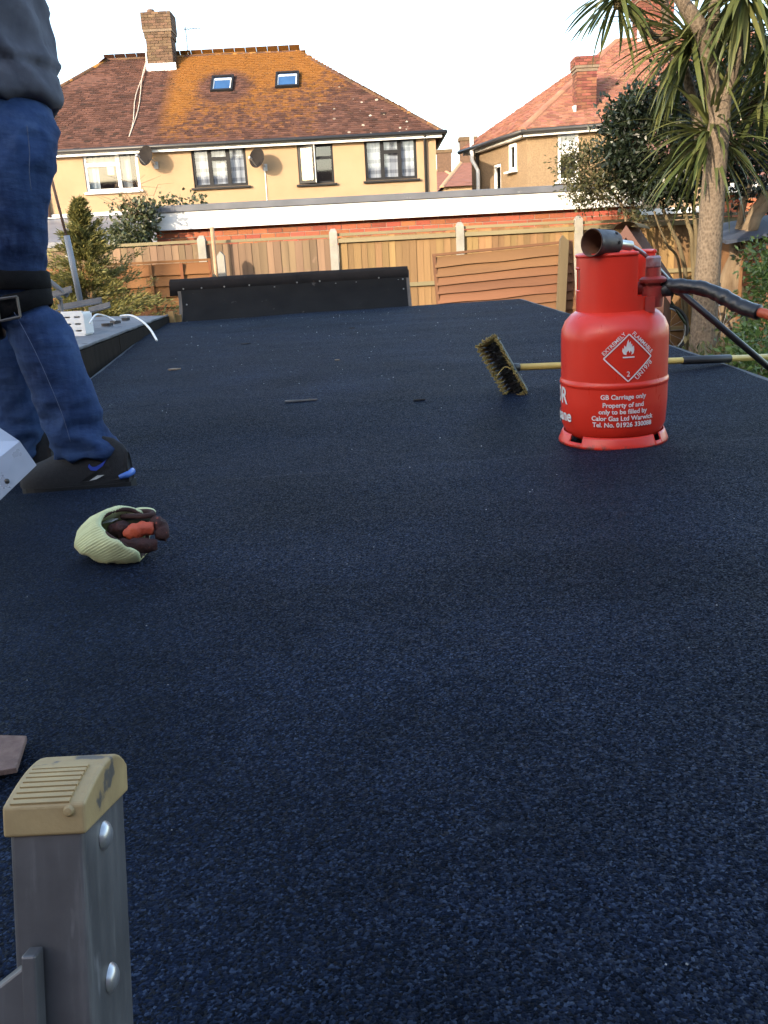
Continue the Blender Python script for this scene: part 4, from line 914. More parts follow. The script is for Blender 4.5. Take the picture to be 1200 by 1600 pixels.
for i in range(NS + 6):
    f_ = i / NS
    for k in range(21): face.v.append(tuple(rp(k / 20, f_)))
for i in range(NS + 5):
    for k in range(20): a_ = i * 21 + k; face.f.append((a_, a_ + 21, a_ + 22, a_ + 1))
child(face.build('ramp_face', RAMP, smooth=True), re2)
ed = MB()
for k in range(21):
    t = ta.lerp(tb, k / 20); x = t.x + (-.09 if k == 0 else (.02 if k == 20 else 0)); wv = .008 * noise.noise(Vector((x * 2, 0, 4)))
    for dy, dz in ((.10, .0), (.02, .030 + wv), (-.08, .032 + wv), (-.135, .005), (-.155, -.115 + wv), (-.145, -.118 + wv)): ed.v.append((x, t.y + dy, t.z + dz))
for k in range(20):
    for q in range(5): a_ = k * 6 + q; ed.f.append((a_, a_ + 1, a_ + 7, a_ + 6))
child(ed.build('felt_coping', mat('coping_felt', (0.0084, 0.0084, 0.0094), (0.0143, 0.013, 0.0137), 8, rough=.9, spec=.12, bump=.5, bscale=120, spots=((.06, .036, .03), 12, .66)), smooth=True), re2)
SCREW = mat('pale_screw', (.20, .20, .20), rough=.5)
for s in (.02, .10, .2, .31, .42, .52, .62, .69, .78, .88, .965):
    t = ta.lerp(tb, s); q = MB(); q.lathe([(.0, .003), (.007, .0025), (.008, 0)], 8, Matrix.Translation((t.x, t.y - .158, t.z - .06 - .03 * (int(s * 100) % 3 == 0))) @ Matrix.Rotation(R(90), 4, 'X')); child(q.build('screw', SCREW), re2)
for s, f_ in ((.02, .55), (.02, .95), (.985, .25), (.985, .5)):
    p = rp(s, f_); q = MB(); q.lathe([(.0, .003), (.007, .0025), (.008, 0)], 8, Matrix.Translation(p + Vector((0, -.003, .002))) @ Matrix.Rotation(R(70), 4, 'X')); child(q.build('screw', SCREW), re2)
for s in (0, 1):
    q = MB(); pts = [rp(s, i / 10) for i in range(0, 15)]; base_ = [Vector((p.x, p.y, .0)) for p in (pts[-1], pts[0])]
    x_ = -.03 if s == 0 else .0
    q.prism([p + Vector((x_, 0, -.004)) for p in pts] + [Vector((pts[-1].x + x_, pts[-1].y, 0)), Vector((pts[0].x + x_, ry + .6, 0)), Vector((pts[0].x + x_, ry + .6, pts[0].z))], (.03, 0, 0)); child(q.build('side_panel', mat('ramp_side_ply', (.10, .085, .07), (.06, .05, .042), 6, rough=.8)), re2)
for k in range(3):
    p = P(256 + k * 11, 492, 7.75 + .05 * k); q = MB(); q.box(p.x - .025, p.x + .025, p.y, p.y + .04, 0, p.z + .03 * (k % 2)); o = q.build('timber_stub', FENCEW); tag(o, ('sawn timber stub beside the grey neighbouring roof edge', 'taller sawn timber stub standing between two shorter ones', 'sawn timber stub right against the black ramp side')[k], 'timber', 'timber stubs beside the ramp')

# ---- neighbouring roof on the left with its clutter
ne = empty('neighbour_flat_roof', (-2.6, 5, 0)); tag(ne, 'neighbouring grey flat roof with dark timber edge and clutter on it', 'outbuilding')
zA = lambda y: PX(122, 546, -1.53).z + (y - 4.4) * .006
def nx(y): return -1.53 - (y - 4.4) * .085
ylist = [2.7, 3.5, 4.4, 5.5, 6.6, 7.72]
top = MB()
for y in ylist:
    for x in (nx(y) + .02 * noise.noise(Vector((y * 3, 0, 0))), -2.4, -3.4, -5.2): top.v.append((x, y, zA(y) + (.0 if x > -2 else .02) + .015 * noise.noise(Vector((x, y, 0)))))
for j in range(len(ylist) - 1):
    for i in range(3): a_ = j * 4 + i; top.f.append((a_, a_ + 4, a_ + 5, a_ + 1))
NROOF = mat('old_grey_felt', (.20, .205, .22), (.13, .135, .15), 4, rough=.85, bump=.6, bscale=50, spots=((.05, .05, .055), 7, .62), bdist=.01)
child(top.build('roof', NROOF, smooth=True), ne)
DKF = mat('dark_stained_boards', (.012, .009, .007), (.026, .019, .014), 9, (1, 2, .5), rough=.9, spec=.12, bump=.6, bscale=30, spots=((.04, .028, .02), 8, .66))
fb = MB()
for j in range(len(ylist) - 1):
    y0, y1 = ylist[j], ylist[j + 1]; h = .9
    child(MB().add([(nx(y0) + .01, y0, zA(y0) - .012), (nx(y1) + .01, y1 - .008, zA(y1) - .012), (nx(y1) + .01, y1 - .008, zA(y1) - h), (nx(y0) + .01, y0, zA(y0) - h), (nx(y0) - .02, y0, zA(y0) - .012), (nx(y1) - .02, y1 - .008, zA(y1) - .012), (nx(y1) - .02, y1 - .008, zA(y1) - h), (nx(y0) - .02, y0, zA(y0) - h)],
          [(0, 3, 2, 1), (4, 5, 6, 7), (0, 1, 5, 4), (1, 2, 6, 5), (0, 4, 7, 3)]).build('edge_board', DKF), ne)
q = MB(); q.add([(nx(7.72), 7.7, 0), (-5.2, 7.7, 0), (-5.2, 7.7, zA(7.7)), (nx(7.7), 7.7, zA(7.7) - .02), (-5.2, 2.7, -1.2), (-5.2, 2.7, zA(3)), (nx(2.7), 2.7, -1.2), (nx(2.7), 2.7, zA(2.7) - .02)], [(0, 1, 2, 3), (1, 4, 5, 2), (4, 6, 7, 5)]); child(q.build('wall', RENDER), ne)
q = MB(); q.tube([Vector((nx(y) + .005 + .012 * noise.noise(Vector((y * 5, 1, 0))), y, zA(y) + .003 * noise.noise(Vector((y * 7, 0, 2))))) for y in [2.7 + .1 * k for k in range(51)]], .008, 6); child(q.build('drip_edge', mat('pale_drip_edge', (.14, .14, .145), (.05, .05, .05), 9, rough=.8)), ne)
# hollow white vent blocks
def vent_block(px, py, x, w_, h_, label):
    p = PX(px, py, x); e_ = empty('vent_block', (p.x, p.y, zA(p.y) + .015), (0, 0, R(-14))); tag(e_, label, 'vent block', 'white hollow vent blocks')
    q = MB(); d = .10; cols, rows = 2, 3; t = .016
    xs_ = [(-w_ / 2 + i * w_ / cols) for i in range(cols + 1)]; zs_ = [h_ * j / rows for j in range(rows + 1)]
    for xx in xs_: q.box(xx - t / 2, xx + t / 2, -d / 2, d / 2, 0, h_)
    for zz in zs_: q.box(-w_ / 2 + .001, w_ / 2 - .001, -d / 2 + .002, d / 2 - .002, zz - t / 2, zz + t / 2)
    # face plate with thick bars
    for j in range(rows + 1): q.box(-w_ / 2 - .006, w_ / 2 + .006, -d / 2 - .006, -d / 2 + .004, zs_[j] - .016, zs_[j] + .016)
    for xx in xs_: q.box(xx - .014, xx + .014, -d / 2 - .0055, -d / 2 + .004, 0, h_)
    q.build('body', UPVC, e_, bevel=.002); q = MB(); q.box(-w_ / 2, w_ / 2, d / 2 - .004, d / 2, 0, h_); q.build('back_plate', mat('vent_shadow_grey', (.30, .31, .33), rough=.7), e_)
vent_block(123, 514, -1.86, .135, .125, 'white plastic vent block with six slots on the grey neighbouring roof')
vent_block(98, 518, -2.02, .10, .10, 'white vent block mostly hidden by the jeans, beside the six-slot one')
ALU = mat('aluminium_strip', (.16, .165, .18), (.11, .115, .125), 12, rough=.5, metal=.3)
for (p1, p2, yy, nm, lab, cat) in (((92, 486), (160, 474), 5.9, 'metal_trim', 'grey aluminium roof trim lying behind the white vent block', 'trim'), ((140, 490), (173, 481), 6.1, 'metal_trim', 'short grey aluminium trim offcut beside the white cable', 'trim'), ((70, 470), (113, 457), 5.6, 'metal_trim', 'grey metal rail raised on a propped frame by the conifer', 'rail')):
    a, b = P(*p1, yy), P(*p2, yy); q = MB(); d = (b - a).normalized(); s_ = d.cross(Vector((0, 0, 1)))
    q.prism([a, a + s_ * .07, a + s_ * .07 + Vector((0, 0, .008)), a + s_ * .012 + Vector((0, 0, .012)), a + s_ * .008 + Vector((0, 0, .042)), a + Vector((0, 0, .042))], b - a); o = q.build(nm, ALU); tag(o, lab, cat)
a, b, c, d = P(66, 430, 5.6), P(106, 462, 5.6), P(62, 446, 5.7), P(96, 468, 5.65); q = MB(); q.tube([a, b], .016, 6); q.tube([c, d], .012, 6); q.tube([P(95, 468, 5.6), P(97, 490, 5.6)], .012, 6)
q.tube([P(66, 430, 5.6), P(60, 500, 5.6)], .014, 6)
o = q.build('folding_frame', mat('grey_tube', (.16, .165, .175), rough=.5)); tag(o, 'grey tubular folding frame beside the worker at the conifer', 'frame')
a, m_, b = P(127, 478, 6.3), P(104, 368, 6.3), P(76, 262, 6.3)
pe2 = empty('leaning_pole', a); tag(pe2, 'thin leaning pole, grey plastic below and dark rusty above, before the conifer', 'pole')
q = MB(); q.tube([a, m_], .021, 10); child(q.build('grey_sleeve', mat('grey_conduit', (.27, .29, .32), rough=.5), smooth=True), pe2); q = MB(); q.tube([a.lerp(m_, .9), b], .010, 8); q.tube([b, b + Vector((0, 0, .03))], .014, 8); child(q.build('rusty_rod', mat('rusty_rod', (.10, .055, .04), (.15, .08, .05), 20, rough=.8), smooth=True), pe2)
zc = zA(5.5) + .008
cpts = [P(140, 505, 5.3), P(150, 492, 5.4), P(165, 494, 5.6), P(180, 501, 5.6)]
q = MB(); q.tube(bezier(cpts, 8), .006, 6); o = q.build('white_cable', UPVC, smooth=True); tag(o, 'short loop of white cable at the white vent block', 'cable')
cpts = [P(188, 494, 5.8), P(205, 493, 5.7), P(222, 502, 5.6), P(235, 515, 5.45), P(245, 532, 5.3)]
q = MB(); q.tube(bezier(cpts, 8), .007, 6); o = q.build('white_cable', UPVC, smooth=True); tag(o, 'white cable arching over the dark edge onto the felt roof', 'cable')
rnd = random.Random(3)
SCR = ('flat dark felt scrap nearest the white vent block', 'dark felt scrap under the short white cable loop', 'dark felt scrap beside the long white cable')
for k in range(3):
    p = PX(168 + k * 13 + rnd.uniform(-3, 3), 504 - rnd.uniform(0, 6), -1.9 - .03 * k); q = MB(); Mx = Matrix.Translation((p.x, p.y, zA(p.y) + .014)) @ Matrix.Rotation(rnd.uniform(0, 3), 4, 'Z')
    q.prism([Mx @ Vector((math.cos(j * 1.05) * rnd.uniform(.03, .07), math.sin(j * 1.05) * rnd.uniform(.02, .05), 0)) for j in range(6)], (0, 0, .02)); o = q.build('felt_scrap', mat('scrap_dark', (.03, .03, .035), (.10, .085, .07), 9, rough=.9)); tag(o, SCR[k], 'scrap', 'felt scraps on the neighbouring roof')

# ---- kennel behind the gas bottle
KY = 9.9; ap = P(980, 352, KY); ke = empty('wooden_kennel', (ap.x, KY, 0), (0, 0, R(-24))); tag(ke, 'steep-gabled red-brown wooden kennel with curved felt ridge behind the gas bottle', 'kennel')
RBW = mat('red_brown_stain', (0.0935, 0.0248, 0.0121), (0.066, 0.0182, 0.0099), 5, (1, 1, .2), rough=.6); hw, dr = .50, .72; kz = ap.z
q = MB(); q.prism([(-hw + .08, 0, 0), (hw - .08, 0, 0), (hw - .08, 0, kz - dr), (0, 0, kz - .12), (-hw + .08, 0, kz - dr)], (0, .9, 0)); q.build('body', RBW, ke)
for s in (-1, 1):
    q = MB(); q.prism([(0, -.08, kz), (s * hw, -.08, kz - dr), (s * hw, -.08, kz - dr - .14), (0, -.08, kz - .13)], (0, .03, 0)); q.build('barge_board', RBW, ke)
    q = MB(); q.prism([(s * .005, -.05, kz - .01), (s * hw, -.05, kz - dr - .01), (s * hw, -.05, kz - dr - .04), (s * .005, -.05, kz - .05)], (0, 1.02, 0)); q.build('roof_board', RBW, ke)
q = MB()
for i in range(9):
    an = R(-60 + 15 * i)
    for yy in (-.06, 1.0): q.v.append((math.sin(an) * .16, yy, kz - .10 + math.cos(an) * .14))
for i in range(8): q.f.append((2 * i, 2 * i + 1, 2 * i + 3, 2 * i + 2))
q.build('ridge_felt', mat('mossy_felt', (.17, .145, .085), (.12, .105, .065), 8, rough=.95), ke, smooth=True)
# ---- bicycle leaning by the fence
by = 10.4; be2 = empty('bicycle', (P(1100, 520, by).x, by, 0)); tag(be2, 'small dark green bicycle leaning on the fence behind the palm trunk', 'bicycle')
BK = mat('bike_green', (.020, .035, .014), (.035, .05, .02), 8, rough=.35); TY = mat('tyre_rubber', (.025, .025, .025), rough=.8)
def wheel(cx, cz, r_):
    q = MB(); q.tube([(cx + r_ * math.cos(a_ * PI / 16), by, cz + r_ * math.sin(a_ * PI / 16)) for a_ in range(33)], .022, 8, caps=False); w_ = child(q.build('wheel', TY, smooth=True), be2)
    q = MB(); q.tube([(cx + (r_ - .028) * math.cos(a_ * PI / 16), by, cz + (r_ - .028) * math.sin(a_ * PI / 16)) for a_ in range(33)], .011, 6, caps=False)
    for k in range(14): an = k * 2 * PI / 14; q.tube([(cx, by, cz), (cx + (r_ - .03) * math.cos(an), by, cz + (r_ - .03) * math.sin(an))], .0018, 4, caps=False)
    o_ = q.build('rim', GALV, smooth=True); o_.parent = w_
wr = .30; wc = P(1128, 522, by); wc2 = P(1035, 530, by); wheel(wc.x, wr + .2, wr); wheel(wc2.x, wr + .2, wr)
q = MB(); hd = P(1047, 470, by); bb = P(1088, 530, by); st = P(1105, 470, by)
for u_, v_ in ((hd, bb), (hd + Vector((.06, 0, .08)), st), (bb, st), (bb, Vector((wc.x, by, wr + .2))), (st, Vector((wc.x, by, wr + .2))), (hd, Vector((wc2.x, by, wr + .2))), (hd, hd + Vector((.06, 0, .18)))): q.tube([u_, v_], .018, 8)
child(q.build('frame', BK, smooth=True), be2)
q = MB(); q.tube([st, st + Vector((.03, 0, .15))], .013, 7); q.box(st.x - .1, st.x + .13, by - .06, by + .06, st.z + .15, st.z + .20); child(q.build('saddle', BLACKP, bevel=.02), be2)
q = MB(); hh = hd + Vector((.06, 0, .18)); q.tube([hh + Vector((.02, -.25, .05)), hh + Vector((0, 0, 0)), hh + Vector((.02, .25, .05))], .012, 7); child(q.build('handlebar', GALV, smooth=True), be2)
# ---- lap-clad shed on the right with dark blue-grey roof
sy = 10.6; a = P(1120, 352, sy + .8); sx0 = P(1163, 460, sy).x
se = empty('lap_shed', (sx0 + 1.0, sy, 0)); tag(se, 'brown lap-board shed with dark blue-grey felt roof behind the gnarled shrub', 'shed')
hz = P(1165, 372, sy).z
for k in range(10):
    z0 = k * hz / 10; q = MB(); q.prism([(sx0, sy - .02, z0 - .012), (sx0, sy - .008, z0 + hz / 10), (sx0, sy + .01, z0 + hz / 10), (sx0, sy - .005, z0 - .012)], (2.2, 0, 0)); child(q.build('board', LAPB), se)
q = MB(); q.box(sx0 + .02, sx0 + 2.2, sy + .012, sy + 1.6, 0, hz); child(q.build('wall', LAPB), se)
q = MB(); q.box(sx0 - .03, sx0 + .025, sy - .035, sy + .0, 0, hz); child(q.build('corner_post', RAILW), se)
rl_ = P(1118, 361, sy + .2); q = MB()
q.prism([(rl_.x, sy - .15, hz - .02), (rl_.x, sy + .9, hz + .17), (rl_.x, sy + .9, hz + .14), (rl_.x, sy - .15, hz - .06)], (3.0, 0, .35)); child(q.build('roof', mat('blue_grey_felt', (.055, .065, .09), (.04, .048, .07), 5, rough=.6)), se)
p = P(1178, 425, sy - .15); q = MB(); q.box(p.x - .09, p.x + .09, sy - .2, sy - .04, p.z - .16, p.z + .14); q.prism([(p.x - .11, sy - .23, p.z + .14), (p.x + .11, sy - .23, p.z + .14), (p.x + .11, sy - .03, p.z + .2), (p.x - .11, sy - .03, p.z + .2)], (0, 0, .015)); q.lathe([(.018, 0), (.018, .003)], 10, Matrix.Translation((p.x, sy - .2, p.z + .03)) @ Matrix.Rotation(R(90), 4, 'X'))
o = q.build('bird_box', LAPO); tag(o, 'small orange wooden box fixed to the lap-board shed wall', 'bird box')
# ---- brick outhouse and cream wall behind the fence on the right
oy = 16.0; a = P(1118, 306, oy); oe = empty('brick_outhouse', (a.x + 2, oy, 0)); tag(oe, 'sunlit orange-red brick outhouse with white eaves beyond the fence by the palm', 'outbuilding')
q = MB(); q.box(a.x - .6, a.x + 4, oy + .004, oy + 4, 0, a.z + .02); child(q.build('wall', MORT), oe)
BR2 = mat('orange_brick', (.50, .165, .075), (.42, .13, .06), 30, rough=.9, obj=.2)
brm = BR.copy(); brm.materials.clear(); brm.materials.append(BR2)
for r_ in range(8):
    for k in range(9):
        o = link('brick', brm, None, oe); o.location = (a.x - .45 + (k + .5 * (r_ % 2)) * .225 - oe.location.x, 0, a.z - .03 - r_ * .075)
q = MB(); q.box(a.x - .8, a.x + 4.2, oy - .25, oy + 4.2, a.z + .03, a.z + .20); child(q.build('white_eaves', WHITE), oe); pp = P(1158, 320, oy - .06); q = MB(); q.tube([(pp.x, oy - .06, a.z), (pp.x, oy - .06, .5)], .035, 8); child(q.build('downpipe', BLACKP), oe)
q = MB(); q.add([(a.x - .9, oy - .3, a.z + .2), (a.x + 4.3, oy - .3, a.z + .2), (a.x + 4.3, oy + 2, a.z + 1.5), (a.x - .9, oy + 2, a.z + 1.5), (a.x + 4.3, oy + 4.3, a.z + .2), (a.x - .9, oy + 4.3, a.z + .2)], [(0, 1, 2, 3), (3, 2, 4, 5)]); child(q.build('roof', FARR), oe)
a = P(1000, 300, 14.6); b = P(1098, 322, 14.6); q = MB(); q.box(a.x, b.x + .1, 14.6, 18, 0, b.z + .75); cw = empty('cream_annexe', (a.x + .5, 14.6, 0)); tag(cw, 'small cream rendered annexe behind the fence, white band along it', 'outbuilding'); child(q.build('wall', CREAM), cw)
q = MB(); q.box(a.x - .02, b.x + .12, 14.52, 14.597, P(1050, 330, 14.6).z - .04, P(1050, 330, 14.6).z + .05); child(q.build('white_band', WHITE), cw)

# ================================================================== GAS BOTTLE
def redpaint():
    m, nt, b = base('red_gas_paint')
    v = coords(nt); n = noise_(nt, v, 5, 4); s = noise_(nt, nd(nt, 'VectorMath', {0: v, 1: (1, 1, .25)}, operation='MULTIPLY').outputs[0], 30, 6, .75)
    cc = ramp(nt, n, [(.3, (.76, .038, .018)), (.7, (.66, .030, .015))])
    cc = mix(nt, math_(nt, 'MULTIPLY', ramp(nt, s, [(.66, (0, 0, 0)), (.74, (1, 1, 1))]), .35), cc, (.45, .10, .07))
    ch = noise_(nt, v, 26, 3, .5); cc = mix(nt, ramp(nt, ch, [(.73, (0, 0, 0)), (.745, (1, 1, 1))]), cc, (.13, .05, .035)); fr_ = math_(nt, 'MULTIPLY', nd(nt, 'MapRange', {0: nd(nt, 'SeparateXYZ', {0: v}).outputs[2], 1: .05, 2: .0, 3: .0, 4: .45}).outputs[0], noise_(nt, v, 60, 4, .7)); cc = mix(nt, ramp(nt, fr_, [(.19, (0, 0, 0)), (.27, (1, 1, 1))]), cc, (.14, .06, .045))
    nt.links.new(cc, b.inputs['Base Color'])
    nt.links.new(nd(nt, 'MapRange', {0: s, 1: .35, 2: .7, 3: .27, 4: .42}).outputs[0], b.inputs['Roughness'])
    b.inputs['Specular IOR Level'].default_value = .5
    nt.links.new(nd(nt, 'Bump', {'Strength': .25, 'Distance': .004, 'Height': noise_(nt, v, 11, 3)}).outputs[0], b.inputs['Normal']); return m
RED = redpaint()
CHIP = mat('chipped_red', (.36, .03, .022), (.22, .03, .025), 30, rough=.5)
cpos = P(957, 690, 2.325); cpos.z = roof_z(cpos.x, cpos.y) + .001
gb = empty('gas_bottle', cpos)
nrm_ = Vector((-SX, -SY, 1)).normalized()
gb.rotation_euler = (nrm_.to_track_quat('Z', 'Y').to_matrix() @ Matrix.Rotation(0, 3, 'Z')).to_euler()
face_az = math.atan2(-cpos.x, cpos.y)      # turn the lettered side to where it faces in the photo
qz = Vector((0, 0, 1)).rotation_difference(nrm_); gb.rotation_euler = (qz.to_matrix() @ Matrix.Rotation(face_az, 3, 'Z')).to_euler()
gb.scale = (1.02, 1.02, 1.03)
tag(gb, 'red propane gas bottle with white flammable diamond standing on the felt', 'gas bottle')
BRD = .1385; SZ = 1.0
prof = [(0, .004), (.06, .005), (.10, .009), (.125, .024), (.135, .05), (BRD, .11), (BRD, .114), (BRD, .152), (BRD, .155), (BRD + .0018, .157), (BRD + .0022, .162), (BRD + .0005, .168), (BRD - .0012, .170), (BRD - .0012, .173), (BRD - .0012, .268), (BRD - .0012, .275), (.1355, .295), (.127, .315), (.112, .332), (.095, .343), (.06, .352), (0, .356)]
q = MB(); q.lathe(prof, 96); q.build('body', RED, gb, smooth=True)
foot_ = MB()
def arc_sheet(mb, prof_, d0, d1, th=.003, n=40):
    b = len(mb.v); m = len(prof_)
    for k in range(n + 1):
        an = R(d0 + (d1 - d0) * k / n)
        for sgn in (0, 1):
            for r_, z in prof_: rr = r_ - sgn * th; mb.v.append((rr * math.sin(an), -rr * math.cos(an), z))
    st_ = 2 * m
    for k in range(n):
        for i in range(m - 1):
            a_ = b + k * st_ + i; mb.f.append((a_, a_ + st_, a_ + st_ + 1, a_ + 1)); c_ = a_ + m; mb.f.append((c_, c_ + 1, c_ + st_ + 1, c_ + st_))
        a_ = b + k * st_; mb.f.append((a_ + m - 1, a_ + st_ + m - 1, a_ + st_ + 2 * m - 1, a_ + 2 * m - 1)); mb.f.append((a_, a_ + m, a_ + st_ + m, a_ + st_))
    for k in (0, n):
        a_ = b + k * st_; mb.f.append(tuple([a_ + i for i in range(m)] + [a_ + m + i for i in range(m - 1, -1, -1)]))
low = [(.1445, 0), (.1435, .006), (.141, .013)]; hi_ = [(.1445, 0), (.1435, .006), (.140, .014), (.136, .024), (.133, .030)]
for d0, d1 in ((-118, -52), (-34, 50), (60, 140), (180, 222)): arc_sheet(foot_, hi_, d0, d1)
for d0, d1 in ((-52, -34), (50, 60), (140, 180), (222, 242)): arc_sheet(foot_, low, d0, d1)
foot_.build('foot_ring', RED, gb, smooth=True)
SR = .098
shr = MB(); z0, z1 = .335, .478
fullp = [(SR, z0), (SR, z1)]
arc_sheet(shr, fullp, -62, 34, .0035, 60); arc_sheet(shr, [(SR, z0), (SR, .392)], -98, -62, .0035, 20); arc_sheet(shr, [(SR, .448), (SR, z1)], -98, -62, .0035, 20); arc_sheet(shr, fullp, -150, -98, .0035, 30)
arc_sheet(shr, [(SR, z0), (SR, .375)], 34, 80, .0035, 20); arc_sheet(shr, fullp, 80, 150, .0035, 30); arc_sheet(shr, [(SR, z0), (SR, .385)], 150, 210, .0035, 20); arc_sheet(shr, [(SR, .455), (SR, z1)], 150, 210, .0035, 20)
so_ = shr.build('valve_shroud', RED, gb); angle_smooth(so_, 50)
rim = MB()
for d0, d1, z_, r_ in ((-150, 34, z1, .0055), (80, 210, z1, .0055), (-96, -64, .448, .004), (-96, -64, .392, .003)):
    rim.tube([((SR - .002) * math.sin(R(d0 + (d1 - d0) * k / 48)), -(SR - .002) * math.cos(R(d0 + (d1 - d0) * k / 48)), z_) for k in range(49)], r_, 8)
o = rim.build('rolled_rim', RED, None, smooth=True); o.parent = so_
# weld bead under the shroud
q = MB(); q.tube([((SR + .001) * math.sin(R(-30 + k)), -(SR + .001) * math.cos(R(-30 + k)), .3345 + .0015 * noise.noise(Vector((k * .5, 0, 0)))) for k in range(0, 56)], .0035, 6); q.build('weld_bead', RED, gb, smooth=True)
# valve and regulator
vx, vy = .094 * math.sin(R(66)), -.094 * math.cos(R(66))
q = MB(); q.tube([(0, 0, .34), (0, 0, .40)], .022, 16); q.tube([(0, 0, .385), (vx * .6, vy * .6, .392), (vx, vy, .392)], .016, 12); vv = q.build('valve', CHIP, gb, smooth=True)
q = MB(); Mv = Matrix.Translation((vx + .006, vy, 0))
q.lathe([(.0, .345), (.024, .346), (.026, .36), (.026, .395), (.020, .398), (.020, .404), (.031, .405), (.033, .409), (.033, .414), (.026, .419), (.019, .42), (.0185, .441), (0, .441)], 28, Mv)
rg = q.build('regulator', CHIP, None); rg.parent = vv; angle_smooth(rg, 40)
q = MB(); q.lathe([(0, .441), (.0195, .4415), (.0205, .445), (.0205, .464), (.017, .4685), (0, .469)], 6, Mv); o = q.build('hex_nut', mat('worn_red_steel', (.36, .07, .06), (.42, .34, .36), 40, rough=.35, metal=.4), None, bevel=.0015); o.parent = vv
q = MB(); q.tube([(vx + .02, vy, .385), (vx + .055, vy + .0, .387)], .017, 14); q.tube([(vx + .05, vy, .387), (vx + .075, vy, .388)], .013, 12); o = q.build('outlet', BLACKP, None, smooth=True); o.parent = vv
q = MB(); q.box(vx - .012, vx + .012, vy - .03, vy - .022, .335, .372); o = q.build('guard_plate', CHIP, None); o.parent = vv

# lettering printed round the bottle: text outlines laid on the curved wall
INK = mat('white_print', (.80, .79, .78), (.70, .66, .64), 60, rough=.5)
dg = bpy.context.evaluated_depsgraph_get()
def text_mb(s, size, bold=.0, spacing=1.0, align='CENTER'):
    cu = bpy.data.curves.new('txt', 'FONT'); cu.body = s; cu.size = size; cu.align_x = align; cu.align_y = 'CENTER'; cu.offset = bold; cu.resolution_u = 3; cu.space_character = spacing; cu.fill_mode = 'FRONT'
    ob = bpy.data.objects.new('txt', cu); C.objects.link(ob); bpy.context.view_layer.update()
    me = ob.evaluated_get(bpy.context.evaluated_depsgraph_get()).to_mesh()
    vs_ = [v.co.copy() for v in me.vertices]; fs_ = [tuple(p.vertices) for p in me.polygons]
    ob.evaluated_get(bpy.context.evaluated_depsgraph_get()).to_mesh_clear(); bpy.data.objects.remove(ob); bpy.data.curves.remove(cu); return vs_, fs_
def wrap(vs_, fs_, az, z, rot=0, r_=BRD, mb=None, proud=.0009, sx=1.0):
    c_, s_ = math.cos(rot), math.sin(rot); out = []
    for v in vs_:
        x, y = (v.x * c_ - v.y * s_) * sx, v.x * s_ + v.y * c_; an = az + x / r_; rr = r_ + proud
        out.append((rr * math.sin(an), -rr * math.cos(an), z + y))
    mb.add(out, fs_); return mb
def strip(p, q_, wd, az, z, mb, n=10):
    p, q_ = Vector((*p, 0)), Vector((*q_, 0)); d = (q_ - p).normalized(); s_ = Vector((-d.y, d.x, 0)) * wd / 2; vs_ = []; fs_ = []
    for k in range(n + 1): c_ = p.lerp(q_, k / n); vs_ += [c_ + s_, c_ - s_]
    for k in range(n): fs_.append((2 * k, 2 * k + 1, 2 * k + 3, 2 * k + 2))
    wrap(vs_, fs_, az, z, 0, BRD, mb)
A1, A2 = R(15), R(11)
for s, z, size in (('GB Carriage only', .136, .0165), ('Property of and', .1155, .0165), ('only to be filled by', .0985, .0165), ('Calor Gas Ltd Warwick', .0815, .0165), ('Tel. No. 01926 330088', .065, .0165)):
    q = MB(); wrap(*text_mb(s, size, .00042), A2, z, 0, BRD if z > .1 else .1375, q, .0014 if z < .1 else .0009); o = q.build('lettering', INK, gb); o['label'] = 'printed line reading ' + s
dz_ = .233; hd_ = .058; q = MB(); HW = .061
cn = [(0, hd_), (HW, 0), (0, -hd_), (-HW, 0)]
for k in range(4): strip(cn[k], cn[(k + 1) % 4], .0032, A1, dz_, q)
dia = q.build('hazard_diamond', INK, gb)
ang_ = math.atan2(hd_, HW)
def ptext(s, size, x, y, rot, nm='hazard_word'):
    q = MB(); wrap(*text_mb(s, size, .00015, 1.03), A1 + x / BRD, dz_ + y, rot, BRD, q); o_ = q.build(nm, INK, None); o_.parent = dia
off = .0085; nx_, nz_ = math.sin(ang_), math.cos(ang_)
ptext('EXTREMELY', .0136, -HW / 2 - off * nx_, hd_ / 2 + off * nz_, ang_); ptext('FLAMMABLE', .0136, HW / 2 + off * nx_, hd_ / 2 + off * nz_, -ang_); ptext('UN1978', .0165, HW * .56 + (off + .001) * nx_, -hd_ * .44 - (off + .001) * nz_, ang_); ptext('2', .018, 0, -.040, 0)
# flame symbol
fl_ = [(-.013, .004), (-.0165, .012), (-.015, .020), (-.012, .015), (-.0115, .026), (-.007, .021), (-.004, .034), (-.001, .040), (.000, .031), (.004, .035), (.005, .027), (.008, .029), (.0085, .021), (.0125, .024), (.0135, .014), (.012, .005), (.006, .0015), (.0075, .008), (.004, .012), (.002, .006), (-.001, .013), (-.005, .008), (-.006, .0015)]
q = MB(); q2 = MB()
bmf = bmesh.new(); vv_ = [bmf.verts.new((x, y, 0)) for x, y in fl_]; bmf.faces.new(vv_); bmesh.ops.triangulate(bmf, faces=bmf.faces[:]); bmf.verts.index_update()
wrap([Vector(v.co) for v in bmf.verts], [tuple(v.index for v in f_.verts) for f_ in bmf.faces], A1, dz_ + .006, 0, BRD, q); bmf.free()
for f0, f1 in (((-.0145, -.001), (.0145, -.001)),): strip(f0, f1, .0035, A1, dz_ + .003, q)
o = q.build('flame_symbol', INK, None); o.parent = dia
q = MB(); wrap(*text_mb('CALOR', .060, .0012, 1.0, 'RIGHT'), R(-57), .128, 0, BRD, q, .0016); o = q.build('lettering', INK, gb); o['label'] = 'large white brand word running out of sight round the bottle'
